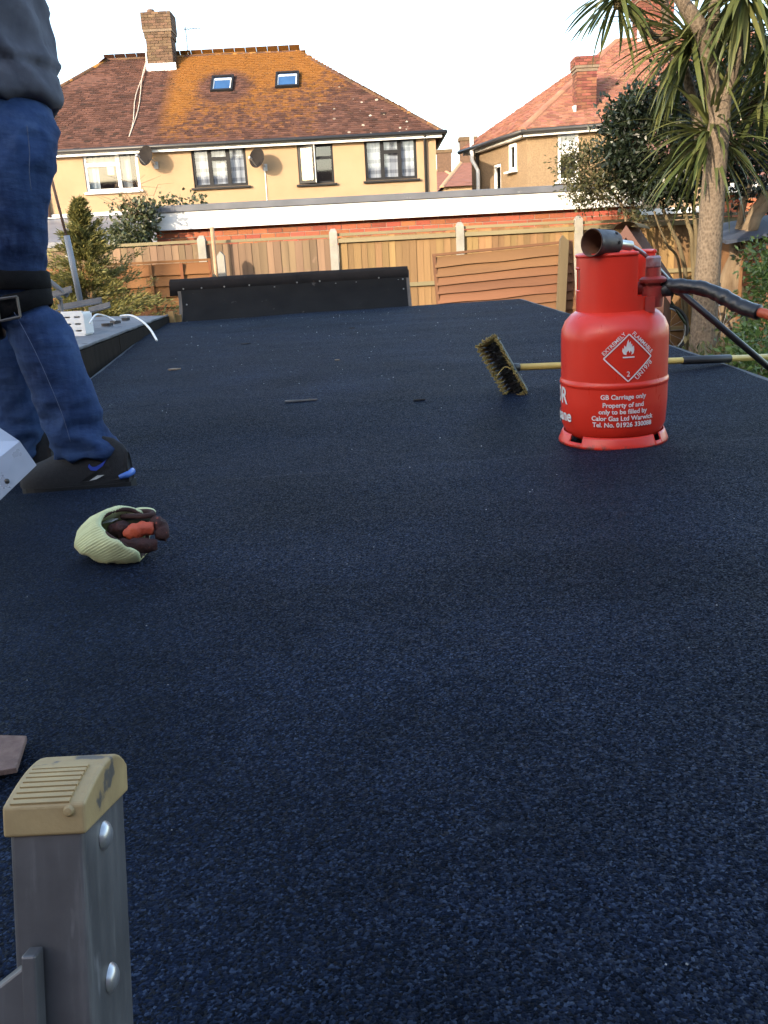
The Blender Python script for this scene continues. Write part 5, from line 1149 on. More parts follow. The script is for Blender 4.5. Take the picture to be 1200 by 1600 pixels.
q = MB(); wrap(*text_mb('Propane', .042, .0010, 1.0, 'RIGHT'), R(-49), .078, 0, BRD - .0012, q, .003); o = q.build('lettering', INK, gb); o['label'] = 'white word Propane running round the bottle'

# ================================================================== GAS TORCH LYING ON THE BOTTLE
te = empty('gas_torch', P(940, 385, 2.24)); tag(te, 'roofing gas torch with sooty burner cup resting on the bottle', 'gas torch')
SOOT = mat('heat_blued_steel', (.10, .085, .085), (.045, .040, .048), 14, rough=.42, rough2=.65, metal=.75, spots=((.16, .075, .04), 9, .6))
RUST = mat('rusty_inside', (.17, .075, .04), (.09, .045, .03), 18, rough=.9)
mouth = P(924, 376, 2.225); tail = P(974, 381, 2.305); ax = (tail - mouth).normalized(); mouth.z = tail.z + .006; ax = (tail - mouth).normalized()
Mt = Matrix.Translation(mouth) @ ax.to_track_quat('Z', 'Y').to_matrix().to_4x4()
q = MB(); q.lathe([(.0335, 0), (.0345, .002), (.0335, .006), (.0325, .078), (.030, .088), (.020, .095), (.012, .096)], 40, Mt); o = child(q.build('burner_cup', SOOT), te); angle_smooth(o, 40)
q = MB(); q.lathe([(.0335, 0), (.0310, .001), (.0300, .086), (0, .088)], 40, Mt); i_ = child(q.build('cup_inside', RUST, smooth=True), te)
q = MB()
for k in range(8): an = k * PI / 4; q.tube([Mt @ Vector((.0318 * math.cos(an), .0318 * math.sin(an), .070)), Mt @ Vector((.0334 * math.cos(an), .0334 * math.sin(an), .070))], .0045, 8)
child(q.build('air_hole', mat('hole_black', (.006, .006, .006), rough=.9)), te)
nz1 = P(986, 384, 2.30); q = MB(); q.tube([Mt @ Vector((0, 0, .086)), Mt @ Vector((0, 0, .097)), nz1], [.0125, .0125, .0125], 14); child(q.build('brass_nozzle', mat('bright_steel', (.62, .62, .60), (.5, .5, .48), 30, rough=.3, metal=.8), smooth=True), te)
l0 = nz1; l1 = P(1012, 402, 2.315); l2 = P(1040, 432, 2.33); l3 = P(1062, 456, 2.33); l4 = P(1200, 573, 2.33)
ld = (l4 - l3).normalized(); tend = (plane(1.3, 2.33) + .012 - l3.z) / ld.z; l5 = l3 + ld * tend
q = MB(); q.tube(bezier([l0, P(998, 391, 2.31), l1, l2, l3], 6), .0055, 10); child(q.build('neck_tube', mat('steel_neck', (.45, .44, .43), (.3, .29, .28), 20, rough=.35, metal=.8), smooth=True), te)
q = MB(); q.tube([l3 - ld * .005, l3 + ld * .2, l5], .0088, 14); child(q.build('lance', mat('black_lance', (.018, .018, .020), (.03, .03, .032), 20, rough=.38), smooth=True), te)
q = MB(); q.box(-.02, .02, -.006, .006, -.003, .003, Matrix.Translation(P(985, 396, 2.27))); child(q.build('cup_bracket', BRONZE), te)
# hose from the regulator: taped, then orange-red
hp = [P(1038, 446, 2.25), P(1062, 447, 2.22), P(1098, 451, 2.18), P(1130, 464, 2.14), P(1158, 479, 2.10), P(1186, 488, 2.06)]
hc = bezier(hp, 10); q = MB(); q.tube([p + Vector((0, 0, .0012 * noise.noise(p * 60))) for p in hc], [.0182 + .0026 * noise.noise(p * 48) + .001 * noise.noise(p * 140) for i, p in enumerate(hc)], 16)
hs = empty('gas_hose', hp[0]); tag(hs, 'gas hose wrapped in black tape turning orange-red, leaving the regulator', 'hose')
child(q.build('taped_sleeve', mat('black_tape', (.014, .014, .016), (.024, .024, .026), 30, rough=.28, bump=.6, bscale=90), smooth=True), hs)
hp2 = [P(1184, 487.5, 2.063), P(1205, 494, 2.04), P(1250, 520, 2.0), P(1300, 570, 2.0)]
hp2 += [Vector((1.42, 2.0, plane(1.4, 2) + .04)), Vector((1.55, 2.0, plane(1.4, 2) - .3)), Vector((1.6, 2.05, -.6))]
q = MB(); q.tube(bezier(hp2, 10), .0115, 12); child(q.build('orange_hose', mat('orange_hose', (.52, .10, .04), (.44, .08, .035), 10, rough=.5), smooth=True), hs)

# ================================================================== BROOM
bhd = empty('broom', PR(800, 612, 0)); tag(bhd, 'yard broom with yellow and black bristles and yellow handle lying behind the gas bottle', 'broom')
HB = P(806, 574, 3.14); HE = PR(1168, 559, .016)
hdir = (HE - HB).normalized(); far_end = HB + hdir * 1.35
YEL = mat('yellow_handle', (.62, .46, .13), (.55, .40, .11), 7, (.3, 1, 1), rough=.4)
q = MB(); q.tube([HB + hdir * .0, far_end], .0125, 14); child(q.build('handle', YEL, smooth=True), bhd)
def along(px, py):                           # the point of the handle nearest to a picture point
    best = min((abs((lambda v: 600 + F * v.dot(RT) / v.dot(fwd))(HB + hdir * t * .01 - CAMP) - px), t) for t in range(135)); return HB + hdir * best[1] * .01
g0, g1 = along(1064, 0), along(1140, 0)
q = MB(); q.tube([g0, g0 + hdir * .004, g1 - hdir * .004, g1], [.014, .0165, .0165, .014], 14); child(q.build('grip', BLACKP, smooth=True), bhd)
q = MB(); q.tube([HB - hdir * .03, HB + hdir * .012], [.017, .0155], 14); child(q.build('ferrule', BLACKP, smooth=True), bhd)
la = (P(757, 527, 3.14) - P(800, 603, 3.09)); la = la.normalized()                    # long axis of the head
bd = Vector((-.42, -.80, .18)); bd = (bd - la * bd.dot(la)).normalized(); wa = la.cross(bd).normalized()
hc_ = HB - hdir * .035
Mh = Matrix((wa, la, bd)).transposed().to_4x4(); Mh.translation = hc_
q = MB(); q.box(-.027, .027, -.118, .118, -.012, .018, Mh); child(q.build('head_block', mat('dark_broom_block', (.03, .032, .026), (.05, .05, .035), 9, rough=.6), bevel=.006), bhd)
YB = mat('yellow_bristle', (.42, .33, .11), (.32, .24, .075), 30, rough=.6, island=.35); BB = mat('black_bristle', (.014, .013, .015), (.028, .026, .028), 30, rough=.5, island=.4)
yb, bb_ = MB(), MB(); rnd = random.Random(5)
NXB, NYB = 6, 15
for i in range(NXB):
    for j in range(NYB):
        rim_ = i in (0, NXB - 1) or j in (0, NYB - 1); u, v = (i / (NXB - 1) - .5) * 2, (j / (NYB - 1) - .5) * 2
        tgt = yb if rim_ else bb_
        for k in range(26 if rim_ else 12):
            r0 = Vector((u * .021 + rnd.gauss(0, .0014), v * .106 + rnd.gauss(0, .0014), .016)); fl2 = .24 if rim_ else .10
            l = rnd.uniform(.066, .072) if rim_ else rnd.uniform(.046, .054)
            d = Vector((u * fl2 + rnd.gauss(0, .035), v * fl2 * .55 + rnd.gauss(0, .035), 1)).normalized(); s_ = d.orthogonal().normalized(); s_.rotate(Matrix.Rotation(rnd.uniform(0, 6), 3, d)); wd_ = .0021 if rim_ else .0016
            mid = r0 + d * l * .55 + Vector((rnd.gauss(0, .001), rnd.gauss(0, .001), 0)); tip = r0 + d * l + Vector((rnd.gauss(0, .003), rnd.gauss(0, .003), 0)); t2 = s_.cross(d)
            vs_ = []
            for p, w2 in ((r0, wd_), (mid, wd_), (tip, wd_ * .7)):
                for a_ in range(3): vs_.append(Mh @ (p + (s_ * math.cos(a_ * 2.094) + t2 * math.sin(a_ * 2.094)) * w2))
            tgt.add(vs_, [(0, 1, 4, 3), (1, 2, 5, 4), (2, 0, 3, 5), (3, 4, 7, 6), (4, 5, 8, 7), (5, 3, 6, 8), (6, 7, 8)])
child(yb.build('yellow_bristles', YB), bhd)['kind'] = 'stuff'; child(bb_.build('black_bristles', BB), bhd)['kind'] = 'stuff'
q = MB(); q.tube(bezier([Mh @ Vector((-.035, -.02, .08)), Mh @ Vector((-.01, -.005, .078)), Mh @ Vector((.015, .0, .07)), Mh @ Vector((.03, -.02, .074))], 5), .0012, 5); child(q.build('stray_straw', YEL), bhd)

# ================================================================== KNITTED GLOVE
gz = lambda x, y: roof_z(x, y)
gp_ = PR(190, 872, .0); gp_.z = gz(gp_.x, gp_.y); gl = empty('work_glove', gp_); tag(gl, 'rolled-up pale yellow knitted work glove with dark and orange rubber fingers', 'glove')
def knitmat():
    m, nt, b = base('pale_knit')
    v = coords(nt); n = noise_(nt, v, 22, 4); cc = ramp(nt, n, [(.3, (.62, .66, .38)), (.7, (.50, .53, .30))])
    dirt = noise_(nt, v, 30, 4, .6); zz = nd(nt, 'SeparateXYZ', {0: v}).outputs[2]; xx = nd(nt, 'SeparateXYZ', {0: v}).outputs[0]
    f_ = math_(nt, 'ADD', nd(nt, 'MapRange', {0: zz, 1: .040, 2: .0, 3: 0, 4: .5}).outputs[0], nd(nt, 'MapRange', {0: xx, 1: -.02, 2: -.08, 3: 0, 4: .35}).outputs[0])
    f_ = ramp(nt, math_(nt, 'MULTIPLY', f_, math_(nt, 'ADD', dirt, .25)), [(.28, (0, 0, 0)), (.6, (1, 1, 1))])
    cc = mix(nt, math_(nt, 'MULTIPLY', f_, .7), cc, (.50, .27, .10)); nt.links.new(cc, b.inputs['Base Color']); b.inputs['Roughness'].default_value = .95
    wv = nd(nt, 'TexWave', {'Vector': v, 'Scale': 130.0, 'Distortion': 2.0, 'Detail': 1.0}).outputs['Fac'] if False else noise_(nt, v, 420, 2)
    nt.links.new(nd(nt, 'Bump', {'Strength': .5, 'Distance': .0015, 'Height': wv}).outputs[0], b.inputs['Normal']); return m
KNIT = knitmat()
axg = Vector((.80, -.30, .52)).normalized(); Mg = Matrix.Translation((0, .0, .040)) @ axg.to_track_quat('Z', 'Y').to_matrix().to_4x4()
q = MB(); NR = 288; prof = [(.008, -.066), (.026, -.063), (.041, -.054), (.050, -.040), (.0545, -.022), (.0565, -.004), (.0565, .012), (.055, .024), (.052, .030), (.048, .030), (.045, .026), (.044, .015), (.043, -.01)]
for r_, z in prof:
    for k in range(NR):
        an = 2 * PI * k / NR; rib = 1 + (.010 if k % 4 in (1, 2) else -.010) * (1 if z > -.062 else .3)
        wob = 1 + .10 * noise.noise(Vector((math.cos(an) * 1.3, math.sin(an) * 1.3, z * 14))) + .04 * noise.noise(Vector((math.cos(an) * 4, math.sin(an) * 4, z * 40)))
        v = Mg @ Vector((r_ * rib * wob * math.cos(an) * 1.0, r_ * rib * wob * math.sin(an) * 1.12, z + .016 * math.sin(an * 2 + .6) + .010 * noise.noise(Vector((math.cos(an) * 2, math.sin(an) * 2, 5)))))
        v.x *= 1.12; v.z = max(.0015 + .002 * noise.noise(v * 60), v.z * .92 if v.z > 0 else v.z * .3 + .001); q.v.append(tuple(v))
for i in range(len(prof) - 1):
    for k in range(NR): k2 = (k + 1) % NR; q.f.append((i * NR + k, i * NR + k2, (i + 1) * NR + k2, (i + 1) * NR + k))
q.f.append(tuple(range(NR))[::-1]); q.build('knit_cuff', KNIT, gl, smooth=True)
BRN = mat('brown_binding', (.045, .018, .014), (.03, .012, .011), 40, rough=.9, bump=.6, bscale=300)
ring = []
for k in range(61):
    an = 2 * PI * k / 60; wob = 1 + .10 * noise.noise(Vector((math.cos(an) * 1.3, math.sin(an) * 1.3, .35))); v = Mg @ Vector((.0475 * wob * math.cos(an), .0475 * wob * math.sin(an) * 1.12, .026 + .016 * math.sin(an * 2 + .6))); v.x *= 1.12; v.z = max(.004, v.z * .92); ring.append(v)
q = MB(); q.tube(ring, [.0042 + .001 * noise.noise(v * 70) for v in ring], 8, caps=False)
lp_ = [(.012, .030, .078), (.035, .036, .080), (.058, .030, .081), (.068, .012, .080), (.052, .004, .080), (.026, .012, .079), (.005, .022, .076)]
q.tube(bezier(lp_, 8), [.0055] * (6 * 8 + 1), 8); q.build('dark_binding', BRN, gl, smooth=True)
ORG = mat('orange_rubber', (.58, .095, .035), (.40, .06, .03), 30, rough=.6, bump=.8, bscale=160); MAR = mat('maroon_rubber', (.055, .012, .010), (.022, .007, .006), 40, rough=.8, bump=1.0, bscale=200, spots=((.22, .04, .02), 70, .63))
def finger(pts, r_, m, nm='rubber_finger'):
    c = bezier(pts, 7); n = len(c); q = MB(); q.tube(c, [max(.002, (r_ * (1 + .16 * noise.noise(p * 55))) * math.sqrt(max(.03, 1 - (2 * i / (n - 1) - 1) ** 6))) for i, p in enumerate(c)], 14); me = q.mesh(nm)
    for v in me.vertices: v.co += Vector((noise.noise(v.co * 120), noise.noise(v.co * 120 + Vector((5, 0, 0))), noise.noise(v.co * 120 + Vector((0, 5, 0))))) * r_ * .28
    return link(nm, me, m, gl, smooth=True)
finger([(.018, -.010, .050), (.036, -.014, .056), (.055, -.012, .059), (.072, -.006, .056)], .0145, ORG)
finger([(-.016, .008, .048), (-.002, .002, .056), (.010, -.004, .058), (.020, -.012, .054)], .0155, MAR)
finger([(.062, .012, .066), (.080, .004, .062), (.087, -.006, .050), (.082, -.016, .038)], .0145, MAR)
finger([(.0, -.026, .034), (.025, -.034, .034), (.055, -.032, .032), (.078, -.022, .030)], .014, MAR)
finger([(-.02, .022, .052), (.01, .028, .058), (.04, .026, .062), (.06, .020, .062)], .012, mat('dark_green_lining', (.03, .035, .018), rough=.9), 'lining')
q = MB(); q.add([(-.035, .016, .066), (-.012, .006, .072), (-.002, .018, .074), (-.022, .030, .072)], [(0, 1, 2, 3)]); o = q.build('care_label', mat('label_white', (.75, .76, .80), rough=.6), gl); sm = o.modifiers.new('thick', 'SOLIDIFY'); sm.thickness = .0008
q = MB(); q.tube(bezier([(.012, .040, .076), (.03, .050, .080), (.05, .046, .080), (.066, .036, .077)], 6), [.004, .005, .006, .006, .006, .006, .006, .006, .006, .006, .006, .006, .006, .006, .006, .006, .005, .004, .003], 8, sq=.4); q.build('fold', KNIT, gl, smooth=True)

# ================================================================== LADDER
la_ = R(17); lx = -.164; ly, lz = .380, CZ - .273
le = empty('aluminium_ladder', (lx, ly, lz)); tag(le, 'aluminium ladder with scuffed yellow end cap leaning on the near roof edge', 'ladder')
le.rotation_euler = (-la_, 0, 0)             # local z runs up the stile, y away from the climber
def alumat():
    m, nt, b = base('scratched_aluminium')
    v = coords(nt); n = noise_(nt, nd(nt, 'VectorMath', {0: v, 1: (1, 1, .12)}, operation='MULTIPLY').outputs[0], 90, 6, .7); st_ = noise_(nt, v, 14, 5, .6)
    cc = ramp(nt, st_, [(.3, (.19, .188, .197)), (.7, (.12, .118, .124))]); cc = mix(nt, math_(nt, 'MULTIPLY', ramp(nt, n, [(.55, (0, 0, 0)), (.75, (1, 1, 1))]), .4), cc, (.30, .30, .31))
    sm_ = noise_(nt, nd(nt, 'VectorMath', {0: v, 1: (1, 1.0, .35)}, operation='MULTIPLY').outputs[0], 48, 3, .5); cc = mix(nt, math_(nt, 'MULTIPLY', ramp(nt, sm_, [(.68, (0, 0, 0)), (.74, (1, 1, 1))]), .45), cc, (.42, .42, .45))
    nt.links.new(cc, b.inputs['Base Color']); b.inputs['Metallic'].default_value = .55
    nt.links.new(nd(nt, 'MapRange', {0: n, 1: .3, 2: .7, 3: .36, 4: .6}).outputs[0], b.inputs['Roughness'])
    nt.links.new(nd(nt, 'Bump', {'Strength': .12, 'Distance': .001, 'Height': n}).outputs[0], b.inputs['Normal']); return m
ALL = alumat(); SW, SD = .0385, .068
for xo in (0.0, -.40):
    q = MB(); q.box(xo - SW, xo, 0, SD, -2.1, .006); st = q.build('stile', ALL, le, bevel=.0025, seg=3)
    if xo == 0: STILE = st
def cap_z(t_): return .016 + .012 * math.sin(min(1, t_ / .62) * PI / 2) - (.012 * ((t_ - .62) / .38) ** 2.2 if t_ > .62 else 0)
CAPM = mat('dirty_yellow_plastic', (.40, .285, .135), (.29, .20, .095), 34, rough=.55, bump=.4, bscale=160, bdist=.001, spots=((.09, .08, .07), 38, .585))
for xo in (0.0, -.40):
    q = MB(); sec = [(-.0025, .0), (-.0025, .016)]
    for k in range(13): t_ = k / 12; sec.append((-.0025 + .073 * t_, cap_z(t_)))
    sec += [(SD + .0025, .0)]
    sec2 = []
    for p in sec:
        if not sec2 or (Vector(p) - Vector(sec2[-1])).length > .0015: sec2.append(p)
    q.prism([Vector((xo - SW - .0022, y, z)) for y, z in sec2], (SW + .0044, 0, 0))
    cp = q.build('end_cap', CAPM, le, bevel=.0018, seg=3)
    q = MB()
    for k in range(9):
        t_ = .03 + .056 * k; cy, cz_ = -.0025 + .073 * t_, cap_z(t_); an = 90 - math.degrees(math.atan2(cap_z(t_ + .02) - cap_z(t_ - .0), (.073 * .02)))
        if k < 8: q.box(xo - SW + .002, xo - .006, -.0015, .0015, -.001, .0010, Matrix.Translation((0, cy, cz_ + .0002)) @ Matrix.Rotation(R(90 - an), 4, 'X'))
    o = q.build('grip_rib', CAPM, None); o.parent = cp
    q = MB()
    for kx in (-.004, ): q.lathe([(0, .0022), (.002, .0019), (.0031, 0)], 16, Matrix.Translation((xo - .006, -.0026, .0125)) @ Matrix.Rotation(R(90), 4, 'X'))
    o = q.build('mould_stud', CAPM, None); o.parent = cp
for zz in (-.012, -.090, -.28):
    q = MB(); q.lathe([(0, .0042), (.004, .0038), (.0068, .002), (.0078, 0)], 18, Matrix.Translation((.0002, .030, zz)) @ Matrix.Rotation(R(90), 4, 'Y')); q.build('rivet', mat('rivet_steel', (.5, .5, .52), (.36, .36, .38), 40, rough=.3, metal=.7), le, smooth=True)
for zz in (-.11, -.36, -.61, -.86, -1.11, -1.36, -1.61, -1.86):
    q = MB(); q.tube([(-SW, .036, zz), (-.40, .036, zz)], .016, 12); q.build('rung', ALL, le, smooth=True)
# guide bracket of the sliding section
q = MB(); q.prism([(-.0245, -.012, -.058), (-.0245, -.012, -.40), (-.105, -.012, -.40), (-.105, -.012, -.115)], (0, .0115, 0)); o = q.build('guide_bracket', ALL, le, bevel=.0015)
q = MB(); q.prism([(-.030, -.0125, -.056), (-.0225, -.0125, -.056), (-.0225, -.0125, -.40), (-.030, -.0125, -.40)], (0, .011, 0)); o2_ = q.build('bracket_lip', ALL, None, bevel=.0012); o2_.parent = o
q = MB(); q.box(-.15, -.066, -.034, -.0125, -.40, -.085); o2_ = q.build('slide_section', ALL, None, bevel=.002); o2_.parent = o

# ================================================================== SMALL LITTER ON THE FELT
a = PR(-30, 1150, .027); fz = roof_z(-.3, 1.0)
q = MB(); zz = [PZ(*p, roof_z(-.38, .86) + .006) for p in ((-40, 1155), (43, 1157), (27, 1208), (-55, 1222))]
q.prism([zz[3], zz[2], zz[1], zz[0]], (0, 0, .007)); o = q.build('felt_offcut', mat('brown_mineral_felt', (.20, .125, .10), (.14, .085, .07), 90, rough=.95, bump=.9, bscale=500), bevel=.001); tag(o, 'torn brown mineral felt offcut lying beside the ladder top', 'felt offcut')
def litter(px, py, pts, h, m, name, label, cat, rz=0):
    c_ = PR(px, py); c_.z = roof_z(c_.x, c_.y) + .0005; q = MB(); Mx = Matrix.Translation(c_) @ Matrix.Rotation(rz, 4, 'Z'); q.prism([Mx @ Vector((x, y, .003 * noise.noise(Vector((x * 90, y * 90, px))) + .001)) for x, y in pts], (0, 0, h)); o_ = q.build(name, m); tag(o_, label, cat)
WD = mat('grey_splinter', (.24, .22, .20), rough=.9); LF = mat('dead_leaf', (.20, .14, .09), (.28, .22, .17), 40, rough=.9)
litter(471, 627, [(-.062, -.005), (.0, -.008), (.060, -.004), (.055, .006), (-.01, .005), (-.058, .006)], .005, WD, 'wood_splinter', 'thin grey wooden splinter lying alone mid-roof', 'splinter', R(3))
litter(272, 579, [(-.03, -.004), (-.012, -.02), (.012, -.014), (.034, .004), (.014, .010), (-.004, .022), (-.02, .012)], .006, LF, 'dead_leaf', 'curled pale dead leaf on the felt near the neighbouring dark edge', 'leaf')
litter(655, 625, [(-.022, -.008), (.022, -.006), (.018, .010), (.004, .004), (-.02, .008)], .003, mat('dark_scrap', (.04, .035, .035), rough=.9), 'felt_crumb', 'small dark crumb of felt lying nearest the broom head', 'crumb')
litter(527, 563, [(-.012, -.01), (.012, -.008), (.010, .012), (-.01, .01)], .004, LF, 'grit_speck', 'small pale speck of grit halfway to the ramp', 'grit')
litter(384, 537, [(-.03, -.006), (-.01, -.014), (.026, -.01), (.032, .004), (.01, .014), (-.022, .010)], .003, mat('dark_scrap', (.04, .035, .035)), 'torch_drip', 'small dark bitumen drip on the felt towards the ramp', 'bitumen')
litter(550, 513, [(-.02, -.006), (.0, -.014), (.02, -.006), (.018, .010), (-.008, .014)], .004, mat('dark_scrap', (.04, .035, .035)), 'bitumen_blob', 'dark bitumen blob close to the far roof edge', 'bitumen')
rnd = random.Random(77); q = MB()
for k in range(300):
    y = .42 + 6.9 * rnd.random() ** 1.1; x = rnd.uniform(-1.3, 1.25); r_ = rnd.uniform(.0005, .0012) * (1 + y * .4); z = roof_z(x, y) + r_ * .4
    q.add([(x - r_, y, z), (x, y - r_, z), (x + r_, y, z), (x, y + r_, z), (x, y, z + r_ * .8), (x, y, z - r_)], [(0, 1, 4), (1, 2, 4), (2, 3, 4), (3, 0, 4), (1, 0, 5), (2, 1, 5), (3, 2, 5), (0, 3, 5)])
o = q.build('loose_grit', mat('pale_grit', (.36, .36, .36), (.20, .20, .21), 300, rough=.8, island=.4)); tag(o, 'scatter of tiny pale grit over the felt roof', 'grit', kind='stuff')

# ---- bent metal sheet at the worker's feet
se2 = empty('metal_sheet', P(0, 780, 1.93)); tag(se2, 'bent shiny grey metal sheet with a bolt, standing in front of the shoe', 'metal sheet')
SH = mat('shiny_sheet', (.50, .54, .62), (.38, .42, .50), 8, rough=.25, rough2=.45, metal=.5)
p1, p2, p3, p4, p5, p6 = P(31, 690, 2.0), P(57, 727, 2.0), P(-4, 786, 1.93), P(-110, 800, 1.9), P(-2, 668, 2.06), P(-110, 690, 2.02)
p3.z = max(p3.z, roof_z(p3.x, p3.y) + .002)
q = MB(); fold = P(-8, 722, 1.96); q.add([p1, p2, p3, fold, p4, p5, p6], [(0, 1, 2, 3), (0, 3, 6, 5), (3, 2, 4, 6)]); o = child(q.build('sheet', SH), se2); s_ = o.modifiers.new('thick', 'SOLIDIFY'); s_.thickness = .0025
q = MB(); bp_ = P(11, 752, 1.955); q.lathe([(0, .004), (.0055, .0035), (.0065, 0)], 12, Matrix.Translation(bp_) @ Matrix.Rotation(R(80), 4, 'X')); child(q.build('bolt', BRONZE, smooth=True), se2)

# ================================================================== PERSON (worker, facing away to the side)
pz = plane(-.8, 2.25) - dip(-.8)
pn = empty('person', (P(120, 745, 2.22).x, 2.25, pz)); tag(pn, 'person in blue jeans, grey hooded top, knee-pad straps and dark trainers standing on the felt', 'person')
def loft(mb, rings, n=28, caps=True):        # rings: (centre, rx, ry, tilt)
    b = len(mb.v)
    for c_, rx, ry in rings:
        c_ = Vector(c_)
        for k in range(n): an = 2 * PI * k / n; mb.v.append((c_.x + rx * math.cos(an), c_.y + ry * math.sin(an), c_.z))
    for i in range(len(rings) - 1):
        for k in range(n): k2 = (k + 1) % n; mb.f.append((b + i * n + k, b + i * n + k2, b + (i + 1) * n + k2, b + (i + 1) * n + k))
    if caps: mb.f.append(tuple(b + k for k in range(n))[::-1]); mb.f.append(tuple(b + (len(rings) - 1) * n + k for k in range(n)))
def bake(mb, name, m, voxel, smooth_it, disp, parent):
    """fuse the lofts into one continuous surface, smooth it and press folds into it"""
    me = mb.mesh(name); ob = bpy.data.objects.new('tmp', me); C.objects.link(ob)
    rm = ob.modifiers.new('r', 'REMESH'); rm.mode = 'VOXEL'; rm.voxel_size = voxel
    sm_ = ob.modifiers.new('s', 'SMOOTH'); sm_.factor = .5; sm_.iterations = smooth_it
    bpy.context.view_layer.update(); ev = ob.evaluated_get(bpy.context.evaluated_depsgraph_get()); me2 = bpy.data.meshes.new_from_object(ev); bpy.data.objects.remove(ob)
    if disp:
        ns = [v.normal.copy() for v in me2.vertices]
        for v, n_ in zip(me2.vertices, ns): v.co += n_ * disp(v.co)
    me2.materials.clear(); me2.name = name; o_ = link(name, me2, m, None, smooth=True); return child(o_, parent)
def at(px, py, y): return P(px, py, y)
# near leg and far leg of the jeans
YN_, YF_ = 2.25, 2.50
near = [(at(140, 711, YN_), .086, .070), (at(134, 696, YN_), .082, .070), (at(122, 676, YN_), .079, .072), (at(112, 650, YN_), .078, .073), (at(98, 610, YN_), .079, .075), (at(80, 565, YN_), .080, .077), (at(60, 515, YN_), .078, .076), (at(38, 478, YN_), .073, .073), (at(22, 450, YN_), .082, .078), (at(14, 410, YN_), .088, .083), (at(12, 350, YN_), .094, .088), (at(15, 290, YN_ + .01), .100, .095), (at(20, 240, YN_ + .03), .108, .10), (at(22, 205, YN_ + .06), .106, .11), (at(18, 165, YN_ + .10), .09, .11)]
farl = [(at(32, 712, YF_), .078, .068), (at(32, 690, YF_), .078, .070), (at(30, 650, YF_), .078, .072), (at(22, 600, YF_), .080, .075), (at(10, 550, YF_), .082, .077), (at(0, 500, YF_), .078, .075), (at(-4, 460, YF_), .084, .08), (at(0, 400, YF_ - .01), .09, .086), (at(6, 330, YF_ - .02), .098, .095), (at(14, 260, YF_ - .04), .106, .10), (at(22, 200, YF_ - .08), .106, .11), (at(18, 165, YF_ - .1), .09, .11)]
mb = MB(); loft(mb, near); loft(mb, farl)
hipc = (at(28, 205, YN_ + .06) + at(26, 200, YF_ - .06)) / 2; hipc.x = at(78, 200, hipc.y).x - .122
loft(mb, [(hipc + Vector((.0, 0, -.09)), .085, .17), (hipc + Vector((.010, 0, -.03)), .114, .19), (hipc + Vector((.004, 0, .04)), .115, .185), (hipc + Vector((-.025, 0, .12)), .095, .165), (hipc + Vector((-.03, 0, .20)), .085, .15)])
kn_z = at(40, 470, YN_).z; hem_z = at(134, 702, YN_).z
def jean_fold(c_):
    z = c_.z; low = max(0, 1 - (z - hem_z) / .20); kn = math.exp(-((z - kn_z - .03) / .10) ** 2); up_ = math.exp(-((z - kn_z - .32) / .12) ** 2)
    a_ = .004 + .014 * low + .008 * kn + .007 * up_
    f1 = noise.noise(Vector((c_.x * 9 + c_.z * 9, c_.y * 9, c_.z * 17 - c_.x * 8))); f2 = noise.noise(Vector((c_.x * 14 - c_.z * 9, c_.y * 12, c_.z * 48 + 7)))
    strap_ = -.010 * (math.exp(-((z - at(20, 440, YN_).z) / .022) ** 2) + math.exp(-((z - at(20, 476, YN_).z) / .020) ** 2))
    r1 = 1 - abs(f1) * 2.4
    return a_ * (r1 * .8 + f2 * .45 - .25) + strap_
def jeanmat():
    m, nt, b = base('blue_denim'); v = coords(nt, (1, 1, 1), False, True)
    n = noise_(nt, v, 5, 5, .6); n2 = noise_(nt, nd(nt, 'VectorMath', {0: v, 1: (1, 1, .3)}, operation='MULTIPLY').outputs[0], 60, 4, .6); tw_ = noise_(nt, v, 700, 2)
    cc = ramp(nt, n, [(.33, (.009, .020, .066)), (.58, (.026, .058, .155)), (.75, (.085, .14, .26))])
    cc = mix(nt, math_(nt, 'MULTIPLY', ramp(nt, n2, [(.4, (0, 0, 0)), (.75, (1, 1, 1))]), .45), cc, (.055, .10, .21)); cc = mix(nt, math_(nt, 'MULTIPLY', tw_, .35), cc, (.012, .02, .05))
    nt.links.new(cc, b.inputs['Base Color']); b.inputs['Roughness'].default_value = .9; b.inputs['Specular IOR Level'].default_value = .2
    nt.links.new(nd(nt, 'Bump', {'Strength': .35, 'Distance': .001, 'Height': math_(nt, 'ADD', tw_, n2), 'Normal': nd(nt, 'Bump', {'Strength': .8, 'Distance': .008, 'Height': noise_(nt, nd(nt, 'VectorMath', {0: v, 1: (1, 1, 2.6)}, operation='MULTIPLY').outputs[0], 15, 4, .5)}).outputs[0]}).outputs[0], b.inputs['Normal']); return m
JEAN = jeanmat()
bake(mb, 'jeans', JEAN, .011, 5, jean_fold, pn)
# seams
SEAM = mat('pale_seam', (.09, .12, .20), (.05, .07, .13), 40, rough=.9)
def seam(pts, r_=.0009, nm='seam'):
    q = MB(); q.tube(bezier(pts, 8), r_, 6); child(q.build(nm, SEAM, smooth=True), pn)
